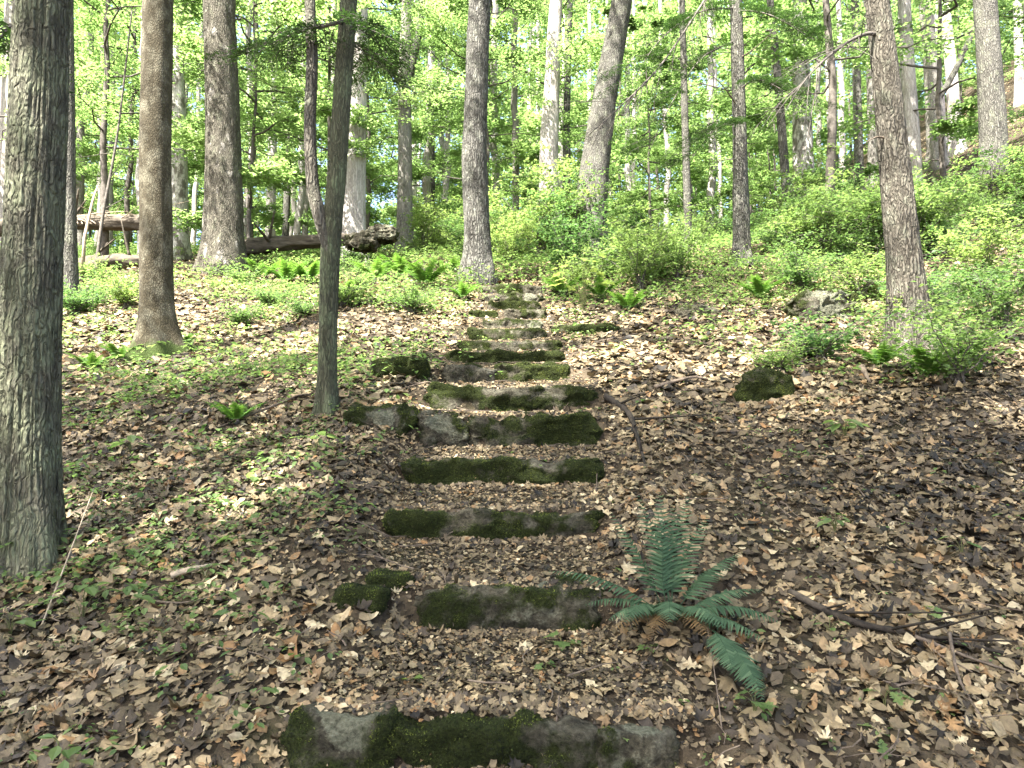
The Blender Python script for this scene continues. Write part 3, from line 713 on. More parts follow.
# forked trees: two stems joined
def stem_part(t, b, ctrl, d, bark, sides, ring, name='stem', seed=1, ext=2.5, ridge=.05):
    P = np.array([at(px, py, d) for px, py, w in ctrl]); rad = np.array([w/2/FPX*d for _, _, w in ctrl])
    P = np.concatenate([P, [P[-1] + (P[-1]-P[-2]) / np.linalg.norm(P[-1]-P[-2]) * ext]]); rad = np.append(rad, rad[-1]*.6)
    Q = smooth_path(np.column_stack([P, rad]), max(12, int((P[-1,2]-P[0,2]) / ring)))
    def rf(r0, th, z):
        q2 = np.stack([np.cos(th)*5, np.sin(th)*5, z*3.0 + 3*seed], -1).reshape(-1, 3)
        return r0 * (1 + (fbm(q2, seed+3, 3) - .5).reshape(th.shape) * ridge * 3)
    V, F = tube(Q[:, :3] - b, Q[:, 3], sides, True, rf)
    link(name, np_mesh(name, V, F, bark, smooth=True), t); return Q[-1, :3] - b
T('fork', 'forked_tree', 'slim forked tree with two stems left of the steps', [(327,414,21), (327,380,18.5), (330,250,19), (338,160,18), (343,80,17), (349,0,16)], B_GREEN, top=8, sides=70, ring=.025, ridge=.07, rfreq=11, flare=.4, kind='thin', cs=.8)
t, b = TREES['fork']; stem_part(t, b, [(331,282,5), (329,252,11), (321,220,14.5), (313,187,13), (310,130,12), (312,60,12), (310,0,11)], b[1] - .03, B_HICK, 20, .06, seed=4)
T('m407', 'grey_forked_tree', 'tall grey trunk forking near the top above the log', [(405,232,17), (405,150,14), (404,80,13), (407,0,10)], B_GREY, d=20, top=14, kind='thin')
t, b = TREES['m407']; stem_part(t, b, [(405,90,8), (411,70,8), (419,30,8), (422,0,7)], b[1], B_ASH, 12, .2, seed=6, ext=5)
t, b = TREES['r935']; stem_part(t, b, [(938,100,6), (950,80,6), (964,52,6), (980,15,5)], b[1], B_ASH, 10, .2, name='limb', seed=8, ext=3)
def bare_branch(t, b, pts, d, r0, name='branch', m=None, twigs=0, seed=3):
    rr = np.random.default_rng(seed)
    P = np.array([at(px, py, d + dd) for px, py, dd in pts]); Q = smooth_path(P, 30); tt = np.linspace(0, 1, 30)
    ps = [tube(Q - b, r0 * (1 - .8*tt), 7)]
    for k in range(twigs):
        i = rr.integers(6, 29); L = rr.uniform(.25, .8); dv = Q[min(i+1, 29)] - Q[i-1]; dv /= np.linalg.norm(dv)
        dv = dv + rr.normal(0, .5, 3); dv[2] -= .25
        W_ = Q[i] - b + dv * (np.linspace(0, L, 6))[:, None] + np.array([0,0,-1]) * (.25*L*np.linspace(0,1,6)**2)[:, None]
        ps.append(tube(W_, r0*.24*np.linspace(1, .25, 6), 4))
        for q_ in (2, 3, 4):
            d3 = dv + rr.normal(0, .7, 3); ps.append(tube(W_[q_] + d3 * np.linspace(0, L*.4, 4)[:, None], r0*.11*np.linspace(1, .4, 4), 3))
    V, F = merge(ps); link(name, np_mesh(name, V, F, m or M_LIMB, smooth=True), t)
t, b = TREES['right']; bare_branch(t, b, [(882,35,0), (866,34,-.1), (845,44,-.2), (818,66,-.4), (792,95,-.6)], b[1], .022, 'broken_branch', M_LIMB, 16)
bare_branch(t, b, [(890,140,0), (878,137,-.1), (866,142,-.2)], b[1], .015, 'broken_branch', M_TWIG, 0)
t, b = TREES['r740']; bare_branch(t, b, [(738,-70,0), (722,-30,-.3), (695,15,-.8), (660,66,-1.4), (622,105,-2), (585,138,-2.4)], b[1], .028, 'branch', M_LIMB, 36)
bare_branch(t, b, [(737,60,0), (755,48,-.3), (775,30,-.5)], b[1], .018, 'branch', M_TWIG, 4)
bare_branch(t, b, [(740,110,0), (722,85,-.3), (705,70,-.5)], b[1], .016, 'branch', M_TWIG, 5)

# hemlock sprays carried by trees
def hemlock_branch(t, b, pts, d, seed, n=12, L2=(.3, .9), dens=60, size=.045):
    rr = np.random.default_rng(seed); P = np.array([at(px, py, d + dd) for px, py, dd in pts]); Q = smooth_path(P, 24)
    ps = [tube(Q - b, .018 * np.linspace(1, .25, 24), 6)]; LP, LD, LN = [], [], []
    for k in range(n):
        i = int(rr.integers(2, 23)); dv = Q[min(i+1, 23)] - Q[i-1]; dv[2] = 0; dv /= np.linalg.norm(dv) + 1e-9
        sd = np.array([-dv[1], dv[0], 0]) * rr.choice([-1, 1]); dd = dv * rr.uniform(.2, .9) + sd * rr.uniform(.3, 1); dd /= np.linalg.norm(dd)
        L = rr.uniform(*L2); s = np.linspace(0, 1, 7)
        W_ = Q[i] + dd * (L * s)[:, None] + np.array([0, 0, -1]) * (L * .4 * s**1.7)[:, None]
        ps.append(tube(W_ - b, .005 * (1 - .7*s), 4, False))
        m = int(dens * L); u = rr.uniform(.05, 1, m); c = np.stack([np.interp(u, s, W_[:, j]) for j in range(3)], 1)
        perp = np.array([-dd[1], dd[0], 0])
        off = rr.uniform(-1, 1, m) * .16 * (1.1 - u)
        c = c + perp * off[:, None] + np.array([0, 0, 1]) * (rr.normal(0, .015, m) - np.abs(off) * .4)[:, None]
        LP.append(c); LD.append(np.arctan2(dd[1], dd[0]) + np.sign(off) * .8 + rr.normal(0, .4, m))
    LP = np.concatenate(LP) - b; LD = np.concatenate(LD); m = len(LP)
    nm = np.array([0, 0, 1.]) + rr.normal(0, .35, (m, 3)); nm[:, 2] = np.abs(nm[:, 2]) + .2
    V, F = scatter(NEEDLE, LEAF2F, LP, basis(nm, LD), rr.uniform(.7, 1.3, m) * size)
    lv, lf = merge(ps); br = link('branch', np_mesh('branch', lv, lf, M_LIMB, smooth=True), t)
    link('needles', np_mesh('needles', V, [F], M_HEML, {'rnd': np.repeat(rr.uniform(0, 1, m), 4)}), br)
t, b = TREES['fork']
hemlock_branch(t, b, [(346,20,0), (325,26,-.2), (295,34,.2), (262,52,.5)], b[1], 1, 26, (.25, .6), 420, .034)
hemlock_branch(t, b, [(346,28,0), (362,22,.3), (376,40,.6), (384,62,.9)], b[1], 2, 24, (.2, .6), 420, .034)
hemlock_branch(t, b, [(345,45,0), (360,45,.4), (372,68,.8)], b[1], 3, 16, (.2, .5), 420, .034)
t, b = TREES['r740']
for s_, pts in enumerate([[(736,8,0), (700,12,-.6), (660,40,-1.2), (630,85,-1.8)], [(736,40,0), (700,60,-.5), (668,110,-1), (650,150,-1.4)], [(738,90,0), (760,80,-.5), (800,100,-1)],
                          [(738,120,0), (715,130,-.6), (690,160,-1.)], [(736,10,0), (770,15,-.6), (815,40,-1.1)]]):
    hemlock_branch(t, b, pts, b[1], 10 + s_, 26, (.35, 1.0), 300, .045)
t, b = TREES['big']; hemlock_branch(t, b, [(25,20,0), (8,30,.5), (-15,55,1.2)], b[1], 31, 14, (.2, .5), 220, .05)

# trees standing behind and beside the viewer (their crowns shade the foreground)
SHADE = [(-7.2,-3.7,11,1.12), (-4.7,-6.0,12,1.08), (3.4,-5.8,11,1.15), (-6,-8.5,12,1.2), (5.2,-1.8,11,1.05), (-13.2,-3.5,12,1.0), (5.5,-8,12,1.1)]
ctrl_me = None
for i, (x, y, h, s) in enumerate(SHADE):
    zs = np.linspace(-.2, h, 30); rr = np.random.default_rng(300 + i)
    P = np.column_stack([np.cumsum(rr.normal(0, .015, 30)), np.cumsum(rr.normal(0, .015, 30)), zs])
    V, F = tube(P, np.interp(zs, [-.2, .3, h], [.3, .2, .12]), 18, True)
    t = thing('canopy_tree', 'tall straight canopy tree standing behind the viewpoint of the photograph', 'tree', (x, y, Hs(x, y)), 'canopy trees behind the viewpoint')
    link('trunk', np_mesh('trunk', V, F, B_ASH, smooth=True), t)
    lm, cm = CANOPY[i % 2]
    for nm, m_ in (('branches', lm), ('crown', cm)):
        c = link(nm, m_, t, tuple(P[-1])); c.scale = (s, s, s); c.rotation_euler = (0, 0, i * 1.3)

# ------------------------------------------------------------------ understory trees
uproto = []
for i in range(4):
    t = thing('understory_tree', 'leafy slender understory tree among the bright green woods beyond the steps', 'tree', (0, 0, 0), 'understory trees in the bright woods')
    link('trunk', UNDER[i][0], t); link('crown', UNDER[i][1], t); uproto.append(t)
used = [False]*4
ru = np.random.default_rng(77)
spots = []
tries = 0
while len(spots) < 50 and tries < 5000:
    tries += 1
    y = ru.uniform(21, 46); x = ru.uniform(-.82, .88) * y
    if x / y > .46 and y < 34: continue
    if any(abs(512 + x / y * FPX - p_) < w_ and y < d_ for p_, w_, d_ in ((407,42,21), (551,44,21), (803,44,21), (180,36,20), (355,44,18), (606,50,18), (912,40,20), (935,40,24), (274,26,27), (855,40,26))): continue
    if any((x-a)**2 + (y-b_)**2 < (1.9 + .03*y)**2 for a, b_ in spots): continue
    spots.append((x, y))
spots += [(-9.0, 15.5), (-12.5, 16.5), (-6.2, 16.5), (-4.6, 17.5), (3.9, 19.5), (7.5, 16.5), (11.5, 18.5), (1.4, 22)]
for i, (x, y) in enumerate(spots):
    k = int(ru.integers(0, 4)); z = Hs(x, y) - .05; s = ru.uniform(.8, 1.25) * (1 + .006 * y)
    if not used[k]:
        used[k] = True; o = uproto[k]; o.location = (x, y, z); o.rotation_euler = (0, 0, ru.uniform(0, 6.28)); o.scale = (s, s, s)
    else: copy_thing(uproto[k], (x, y, z), ru.uniform(0, 6.28), s)

# slim pale trunks receding between them
sl_me = []
for k in range(3):
    zs = np.linspace(-.3, 17, 40); rr = np.random.default_rng(640 + k); P = np.column_stack([np.cumsum(rr.normal(0, .035, 40)), np.cumsum(rr.normal(0, .035, 40)), zs]); P[:, :2] -= P[:1, :2]
    V, F = tube(P, np.interp(zs, [-.3, .4, 17], [.19, .14, .06]), 12, True); sl_me.append((np_mesh('trunk', V, F, [B_PALE, B_GREY, B_PALE][k], smooth=True), P[-1]))
slp = []
for k in range(3):
    t = thing('slim_tree', 'slim pale grey trunk among many receding into the sunlit woods', 'tree', (0, 0, 0), 'slim pale trunks in the woods')
    link('trunk', sl_me[k][0], t); lm, cm = THIN[k % 2]
    for nm, m_ in (('branches', lm), ('crown', cm)): c = link(nm, m_, t, tuple(sl_me[k][1])); c.scale = (.8, .8, .8)
    slp.append(t)
n_ = 0; sp2 = []
while n_ < 38:
    y = ru.uniform(20, 38); x = ru.uniform(-.74, .8) * y
    if any((x-a)**2 + (y-b_)**2 < 3 for a, b_ in sp2) or any(abs(512 + x / y * FPX - p_) < 16 for p_ in (407, 551, 803, 355, 600, 912, 935)): continue
    sp2.append((x, y)); p_ = (x, y, Hs(x, y)); s_ = ru.uniform(.75, 1.2)
    if n_ < 3: slp[n_].location = p_; slp[n_].scale = (s_, s_, 1)
    else: copy_thing(slp[n_ % 3], p_, ru.uniform(0, 6.28), (s_, s_, ru.uniform(.9, 1.15)))
    n_ += 1

# far woods: one mass
rf_ = np.random.default_rng(88)
cx, cz_, cr = [], [], []
parts, cols, tr_ = [], [], []
nclump = 1350
cyy = rf_.uniform(40, 74, nclump); cxx = rf_.uniform(-.9, .95, nclump) * cyy; gz = H(cxx, cyy)
czz = gz + 26 * rf_.uniform(0, 1, nclump) ** 1.25 + .3; crr = rf_.uniform(1.4, 3.2, nclump)
m = 190
u = rf_.normal(0, 1, (nclump, m, 3)); u /= np.linalg.norm(u, axis=2, keepdims=True); u *= rf_.uniform(.15, 1, (nclump, m, 1)) ** .5
LP = (np.stack([cxx, cyy, czz], 1)[:, None] + u * crr[:, None, None] * np.array([1.25, 1.0, .55])).reshape(-1, 3)
nm = np.array([0, 0, 1.]) + rf_.normal(0, .45, (len(LP), 3)); nm[:, 2] = np.abs(nm[:, 2]) + .1
V, F = scatter(LEAF2, LEAF2F, LP, basis(nm, rf_.uniform(0, 6.28, len(LP))), rf_.uniform(.25, .5, len(LP)))
rnd = np.repeat(np.clip(np.repeat(rf_.uniform(.2, .9, nclump), m) + rf_.normal(0, .15, len(LP)), 0, 1), 4)
o = link('distant_woods', np_mesh('distant_woods', V, [F], M_UNDER, {'rnd': rnd})); tag(o, 'distant mass of sunlit green leaves behind all the trunks', 'distant woods', kind='stuff')
parts = []
for k in range(70):
    y = rf_.uniform(38, 70); x = rf_.uniform(-.85, .9) * y; z0 = Hs(x, y); h = rf_.uniform(14, 24); zs = np.linspace(-.3, h, 8)
    P = np.column_stack([x + np.cumsum(rf_.normal(0, .12, 8)), np.full(8, y), z0 + zs])
    parts.append(tube(P, np.linspace(1, .35, 8) * rf_.uniform(.1, .26), 8))
V, F = merge(parts); link('trunks', np_mesh('trunks', V, F, B_PALE, smooth=True), o)

# ------------------------------------------------------------------ shrubs
def shrub_proto(seed, h, rad, stems, leaves, size):
    rr = np.random.default_rng(seed); st, LP, LD = [], [], []
    per = leaves // stems
    for k in range(stems):
        a = rr.uniform(0, 6.28); L = h * rr.uniform(.6, 1.15); out_ = rad * rr.uniform(.25, 1.0)
        s = np.linspace(0, 1, 9)
        P = np.column_stack([math.cos(a)*out_*s**1.4 + rr.normal(0, .02, 9), math.sin(a)*out_*s**1.4 + rr.normal(0, .02, 9), L*(s - .22*(out_/rad)*s**2.5)]); P[0] = (rr.normal(0, .05), rr.normal(0, .05), -.05)
        st.append(tube(P, .008 * (1.1 - s), 4, False))
        for j in range(7):
            i = int(rr.integers(2, 9)); q = P[i]; a2 = rr.uniform(0, 6.28); l2 = rr.uniform(.15, .42) * rad
            d2 = np.array([math.cos(a2), math.sin(a2), rr.uniform(-.15, .5)]); st.append(tube(q + d2 * (l2*np.linspace(0, 1, 3))[:, None], .003 * np.array([1, .8, .4]), 3, False))
            m = max(2, per // 7); t2 = rr.uniform(0, 1.1, m)
            LP.append(q + d2 * (l2*t2)[:, None] + rr.normal(0, .035, (m, 3))); LD.append(a2 + rr.choice([-1, 1], m) * rr.uniform(.3, 1.2, m))
    LP = np.concatenate(LP); LD = np.concatenate(LD); m = len(LP)
    nm = np.array([0, 0, 1.]) + rr.normal(0, .45, (m, 3)); nm[:, 2] = np.abs(nm[:, 2]) + .1
    V, F = scatter(LEAF2, LEAF2F, LP, basis(nm, LD), rr.uniform(.6, 1.3, m) * size)
    lv, lf = merge(st)
    return np_mesh('stems', lv, lf, M_LIMB), np_mesh('foliage', V, [F], M_SHRUB, {'rnd': np.repeat(np.clip(rr.normal(.5, .22, m), 0, 1), 4)})
SH = [shrub_proto(201, 1.35, 1.0, 20, 3000, .06), shrub_proto(202, 1.8, 1.15, 18, 3200, .068), shrub_proto(203, .8, .85, 18, 2200, .052), shrub_proto(204, .45, .65, 15, 1300, .05)]
sproto = []
for k in range(4):
    t = thing('leafy_shrub', 'bright green leafy shrub in the thicket at the head of the steps', 'shrub', (0, 0, 0), 'leafy shrubs above the steps')
    link('stems', SH[k][0], t); link('foliage', SH[k][1], t); sproto.append(t)
sused = [False]*4
def put_shrub(k, x, y, s, label=None, group=None):
    rz = ru.uniform(0, 6.28); z = Hs(x, y)
    if not sused[k] and not label:
        sused[k] = True; o = sproto[k]; o.location = (x, y, z); o.rotation_euler = (0, 0, rz); o.scale = (s, s, s); return o
    return copy_thing(sproto[k], (x, y, z), rz, s, label, group)
LBL_LOW = 'low green shrub on the leafy slope among many alike'
nsh = 0
for i in range(3000):
    if nsh >= 105: break
    y = ru.uniform(10.7, 24); x = ru.uniform(-.14, .8) * y
    if y < 13.2 and abs(x) < .9: continue
    if x < -.5 and y < 14.5: continue
    if fbm2(np.array([x]), np.array([y]), 61, 2, .35)[0] < .46: continue
    if x / y > .50 and y > 15: continue
    if abs(512 + x / y * FPX - 742) < 72 and y < TREES['r740'][1][1] + .3: continue
    px = 512 + x / y * FPX
    if 640 < px < 1024 and y < 10.8: continue
    k = int(ru.choice([0, 1, 2, 2, 0, 3])) ; put_shrub(k, x, y, ru.choice([ru.uniform(.45, .8), ru.uniform(.7, 1.1), ru.uniform(.95, 1.4)])); nsh += 1
for (px, py, k, s, lb) in [(536, 262, 1, 1.5, 'dark green bushy shrub right beside the topmost step'), (572, 258, 1, 1.1, 'tall shrub between the step head and the leaning grey trunk'), (512, 268, 0, .9, 'shrub filling the gap right of the straight dark grey trunk'), (940, 322, 2, .9, 'shrub right behind the fern beside the dark curving trunk'), (985, 300, 0, .9, 'light shrub on the hillside below the straight right edge trunk'), (862, 300, 2, 1.0, 'shrub close to the left of the dark curving trunk'), (890, 262, 0, 1.0, 'shrub up the slope behind the dark curving trunk'), (640, 290, 0, .9, 'bright shrub spilling over the slope right of the upper steps'),
                           (676, 280, 0, .85, 'rounded shrub left of the slim straight trunk'), (905, 348, 2, .7, 'shrub at the foot of the dark curving trunk'), (960, 385, 2, .9, 'shrub spreading at the right edge of the slope'),
                           (1000, 345, 0, .7, 'taller shrub behind the one at the right edge'), (800, 290, 2, .9, 'shrub behind the large pale boulder'), (820, 360, 3, .9, 'low leafy plant between the two right boulders'), (780, 372, 3, .6, 'small plant over the round mossy boulder')]:
    b = ground_hit(px, py); put_shrub(k, b[0], b[1], s, lb)
for i in range(1000):
    if i > 34: break
    y = ru.uniform(9, 19); x = -ru.uniform(.1, .8) * y
    put_shrub(3 if y < 14 else 2, x, y, ru.uniform(.5, 1.0), LBL_LOW, 'low shrubs on the left slope')

# lime seedling bush beside the upper steps
def seedling(name, label, base, n, size, h, m, seed, spread=.5, tpl=(LEAF5, LEAF5F), cat='seedling', whorl=False):
    rr = np.random.default_rng(seed); t = thing(name, label, cat, tuple(base)); st = []; LP, LD, NM = [], [], []
    for k in range(n):
        a = k * 2.4 + rr.normal(0, .3); hh = h * rr.uniform(.55, 1.1) if not whorl else h * rr.uniform(.9, 1.05); o_ = spread * h * rr.uniform(.3, 1)
        tip = np.array([math.cos(a)*o_, math.sin(a)*o_, hh]); mid_ = np.array([tip[0]*.25, tip[1]*.25, hh*.7])
        st.append(tube(smooth_path([(0, 0, -.02), mid_, tip], 6), np.linspace(.0022, .001, 6), 4, False))
        LP.append(tip); LD.append(a); NM.append(np.array([math.cos(a)*.25, math.sin(a)*.25, 1]) + rr.normal(0, .15, 3))
    LP = np.array(LP); s = rr.uniform(.7, 1.2, n) * size
    V, F = scatter(tpl[0], tpl[1], LP, basis(np.array(NM), np.array(LD)), s)
    lv, lf = merge(st); link('stem', np_mesh('stem', lv, lf, M_STEM), t)
    link('leaves', np_mesh('leaves', V, [F], m, {'rnd': np.repeat(rr.uniform(.2, 1, n), len(tpl[0]))}), t); return t
MAP = fan(MAPLE, -.25, .1, .02, 1.0)
OAKG = fan(OAK, -.2, .15, .02, 2.0)
seedling('lime_sapling', 'lime yellow young sapling right of the upper steps', ground_hit(583, 312), 26, .15, .7, M_LIME, 3, .8, MAP, 'sapling')
for (px, py, n, sz, h, m_, tp, lb) in [
    (240, 548, 2, .11, .07, M_HERB, (LEAF5, LEAF5F), 'two leaved seedling on bare litter left of the third step'),
    (82, 622, 7, .075, .16, M_HERB, (LEAF5, LEAF5F), 'tall thin seedling right of the thick lichened trunk foot'),
    (10, 640, 9, .07, .12, M_HERB, (LEAF5, LEAF5F), 'seedling cluster at the lower left edge of the photo'),
    (205, 585, 6, .06, .08, M_HERB, (LEAF5, LEAF5F), 'small broad leaved seedling above the lower left litter'),
    (60, 765, 6, .055, .07, M_HERB, (LEAF5, LEAF5F), 'seedling at the bottom left corner in dead leaves'),
    (562, 648, 3, .085, .05, M_HERB, MAP, 'maple seedling on the tread below the second step'),
    (545, 672, 4, .045, .035, M_HERB, MAP, 'tiny maple seedling just below the other one on the tread'),
    (412, 685, 2, .05, .03, M_LIME, MAP, 'single lime leaf lying low on the bottom tread'),
    (835, 535, 9, .06, .10, M_HERB, (LEAF5, LEAF5F), 'seedling with a fan of pale leaves on the right slope'),
    (845, 440, 12, .10, .12, M_HERB, (LEAF5, LEAF5F), 'broad leaved clump in the sun patch on the right slope'),
    (885, 712, 4, .095, .07, M_HERB, OAKG, 'oak seedling in the lower right litter'),
    (880, 748, 4, .085, .05, M_HERB, OAKG, 'oak seedling at the bottom right nearest the viewer'),
    (925, 620, 4, .065, .05, M_HERB, MAP, 'seedling above the black branch on the right'),
    (962, 560, 5, .06, .10, M_HERB, (LEAF5, LEAF5F), 'thin seedling near the right edge above the black branch'),
    (830, 640, 6, .04, .08, M_HERB, (LEAF5, LEAF5F), 'small leaved vine crossing the black branch'),
    (755, 720, 6, .06, .08, M_HERB, MAP, 'maple seedlings under the drooping dark frond'),
    (650, 655, 5, .05, .04, M_HERB, MAP, 'clover like seedling at the foot of the big fern'),
    (620, 762, 7, .035, .05, M_HERB, MAP, 'bright seedling in front of the bottom step stone'),
    (540, 480, 5, .06, .09, M_HERB, (LEAF5, LEAF5F), 'seedling growing in front of the fourth step'),
    (422, 535, 4, .05, .05, M_HERB, MAP, 'seedling at the left front of the third step'),
    (315, 460, 7, .10, .16, M_HERB, (LEAF5, LEAF5F), 'broad leaved plant left of the forked tree foot'),
    (130, 455, 6, .10, .12, M_HERB, (LEAF5, LEAF5F), 'broad leaved plant right of the thick lichened trunk'),
    (255, 490, 3, .11, .10, M_HERB, (LEAF5, LEAF5F), 'large leaved seedling midway up the left slope')]:
    b = ground_hit(px, min(py, 766)); seedling('seedling', lb, b, n, sz, h, m_, px, .7, tp)

# ------------------------------------------------------------------ ferns
def frond_mesh(L, w, arch, pairs, m, seed, lift=1.1, narrow=.22):
    """frond in local coords: starts at origin, goes along +Y, rising then arching over"""
    rr = np.random.default_rng(seed); n = 26; s = np.linspace(0, 1, n)
    ang = lift - arch * s ** 1.2; dy = np.cos(ang) * L / n; dz = np.sin(ang) * L / n
    P = np.column_stack([np.cumsum(rr.normal(0, .004, n)) * L, np.cumsum(dy), np.cumsum(dz)])
    ps = [tube(P, .0024 * (1.1 - s), 4, False)]
    t_ = np.linspace(.2, .985, pairs); c = np.stack([np.interp(t_, s, P[:, j]) for j in range(3)], 1)
    tg = np.stack([np.interp(t_, s, np.gradient(P[:, j])) for j in range(3)], 1); tg /= np.linalg.norm(tg, axis=1, keepdims=True)
    ln = w * np.sin(np.pi * np.clip(.16 + t_*.82, 0, 1)) ** .8 * rr.uniform(.9, 1.08, pairs)
    X_ = np.array([1., 0, 0]); V, F, rn, o_ = [], [], [], 0
    for sgn in (-1, 1):
        for i in range(pairs):
            dirn = sgn * X_ * .93 + tg[i] * .38 + rr.normal(0, .05, 3); up = np.cross(X_, tg[i]); dirn = dirn - up * .18; dirn /= np.linalg.norm(dirn)
            side = np.cross(up, dirn); k = 6; q = np.linspace(0, 1, k); half = ln[i] * narrow * (1 - q**1.6) * .55 + .0005
            wob = 1 + .22 * np.cos(q * 31)
            cen = c[i] + dirn * (ln[i] * q)[:, None] - up * (.16 * ln[i] * q**2)[:, None]
            A = cen + side * (half * wob)[:, None] + up * (half * .25)[:, None]; B = cen - side * (half * wob)[:, None] + up * (half * .25)[:, None]
            V += [A, cen, B]
            j = np.arange(k - 1)
            F.append(np.stack([o_+j, o_+j+1, o_+k+j+1, o_+k+j], 1)); F.append(np.stack([o_+k+j, o_+k+j+1, o_+2*k+j+1, o_+2*k+j], 1)); o_ += 3*k
            rn.append(np.full(3*k, np.clip(rr.normal(.5, .2), 0, 1)))
    lv, lf = merge(ps + [(np.concatenate(V), F)])
    rnd = np.concatenate([np.full(len(ps[0][0]), .2), np.concatenate(rn)])
    return np_mesh('frond', lv, lf, m, {'rnd': rnd})
b = ground_hit(671, 618)
fern = thing('fern', 'large dark bluish green fern with arching fronds right of the second step', 'fern', tuple(b))
spec = [(88,.50,.115,1.40,.30), (122,.50,.115,1.30,.30), (58,.50,.12,1.28,.32), (140,.46,.12,1.16,.35), (38,.46,.12,1.12,.4), (105,.42,.11,1.46,.25), (72,.44,.11,1.42,.3), (168,.50,.13,.66,.72), (186,.36,.12,.55,.9), (22,.42,.13,.86,.6), (4,.36,.13,.66,.8),
        (-22,.40,.14,.5,1.0), (-60,.32,.14,.75,1.4), (-100,.30,.14,.9,1.6), (-135,.30,.13,.75,1.4), (-160,.30,.13,.6,1.2), (-38,.36,.13,.35,.9)]
for i, (a, L, w, lf_, ar) in enumerate(spec):
    o = link('frond', frond_mesh(L*1.13, w*.60, ar, 22, M_FERN, 400 + i, lf_, .15 if lf_ < 1 else .12), fern, (random.uniform(-.03, .03), random.uniform(-.03, .03), 0)); o.rotation_euler = (0, 0, R(a - 90))
M_DEADF = leaf_mat('dead_frond', [(0, (.07,.042,.018)), (1, (.2,.125,.05))], (1.2, 1.1, 1), .2, .8)
for i, (a, L, w, lf_, ar) in enumerate([(-75,.36,.1,.1,.5), (-115,.34,.1,.05,.4), (-145,.36,.1,.0,.3), (-30,.3,.1,.05,.4)]):
    o = link('frond', frond_mesh(L, w*.6, ar, 16, M_DEADF, 480 + i, lf_, .12), fern, (0, 0, .05)); o.rotation_euler = (0, 0, R(a - 90)); o['label'] = 'brown withered frond'
b2 = ground_hit(712, 655)
fr2 = thing('fern', 'dark low fern with one long frond drooping toward the viewer below the large fern', 'fern', tuple(b2 + np.array([0, 0, .1])))
for i, (a, L, w, lf_, ar) in enumerate([(-72, .38, .15, -.1, .75), (-88, .26, .12, .05, .9)]):
    o = link('frond', frond_mesh(L, w*.55, ar, 24, M_FERN, 450 + i, lf_, .15), fr2); o.rotation_euler = (0, 0, R(a - 90))
def fern_proto(seed, m):
    t = thing('fern', 'bright green fern with spreading fronds on the slope', 'fern', (0, 0, 0), 'bright ferns on the slope')
    fm = [frond_mesh(.62, .11, .9, 16, m, seed + k, 1.05, .3) for k in range(3)]; rr = np.random.default_rng(seed)
    for k in range(10):
        o = link('frond', fm[k % 3], t); o.rotation_euler = (0, 0, k * .628 + rr.normal(0, .15)); s = rr.uniform(.75, 1.1); o.scale = (s, s, s)
    return t
bf = fern_proto(500, M_BFERN)
FS = [(285,285,1.0,'bright fern in front of the log left of the forked tree'), (262,280,.9,'bright fern at the foot of the shaggy trunk'), (308,283,.9,'bright fern just left of the forked tree'), (375,283,1.0,'bright fern right of the forked tree below the pale log'),
      (400,280,1.1,'large bright fern left of the topmost steps'), (425,288,1.0,'bright fern nearest the topmost steps on their left'), (448,275,.8,'small fern left of the straight dark grey trunk'), (120,362,.5,'fern left of the smooth brown trunk'),
      (180,350,.45,'fern right of the smooth brown trunk foot'), (90,372,.5,'fern near the thick lichened trunk'), (235,425,.45,'fern midway on the left slope'), (880,370,.6,'fern left of the dark curving trunk'),
      (930,380,.7,'fern right of the dark curving trunk'), (965,365,.65,'fern among herbs near the right edge'), (600,300,.8,'fern below the bright bushes right of the steps'), (562,296,.75,'fern leaning over the right end of the upper steps'), (628,312,.7,'lowest fern on the litter below the bright bushes'), (462,300,.6,'small fern at the left end of the upper steps'), (760,300,.8,'fern right of the foot of the slim straight trunk'), (345,300,.7,'fern hidden close behind the right side of the forked tree')]
for i, (px, py, s, lb) in enumerate(FS):
    p = ground_hit(px, py)
    if i == 0: bf.location = tuple(p); bf['label'] = lb
    else: copy_thing(bf, tuple(p), i * 1.1, s, lb)

# ------------------------------------------------------------------ ground cover
rg = np.random.default_rng(91)
def herbs(n, y0, y1, size, hmin, hmax, per, maskf):
    x, y = frustum_pts(n, y0, y1, rg); k = rg.uniform(0, 1, n) < maskf(x, y) * (1 - .93 * corridor(x, y)); x, y = x[k], y[k]
    m = len(x); a = rg.uniform(0, 6.28, (m, per)); sp = rg.uniform(.2, 1, (m, per)) * size * 1.6
    pos = np.stack([x[:, None] + np.cos(a)*sp, y[:, None] + np.sin(a)*sp, H(x, y)[:, None] + .015 + rg.uniform(hmin, hmax, (m, 1)) * rg.uniform(.5, 1, (m, per))], -1).reshape(-1, 3)
    a = a.ravel(); nm = np.stack([np.cos(a)*.3, np.sin(a)*.3, np.ones_like(a)], 1) + rg.normal(0, .22, (len(a), 3))
    far = y0 > 5
    tp = (LEAF2, LEAF2F) if far else (LEAF5, LEAF5F)
    V, F = scatter(tp[0], tp[1], pos, basis(nm, a), rg.uniform(.5, 1.25, len(a)) * size)
    return (V, [F]), np.repeat(np.clip(rg.normal(.5, .25, len(a)), 0, 1), len(tp[0]))
def pxm(x, y): return 512 + x / np.maximum(y, .1) * FPX
def mask_near(x, y): 
    px = pxm(x, y); f = fbm2(x, y, 71, 3, 1.1)
    left = (1 - sstep(250, 400, px)); return sstep(.42, .62, f) * (.12 + .88 * left * sstep(2.0, 3.6, y))
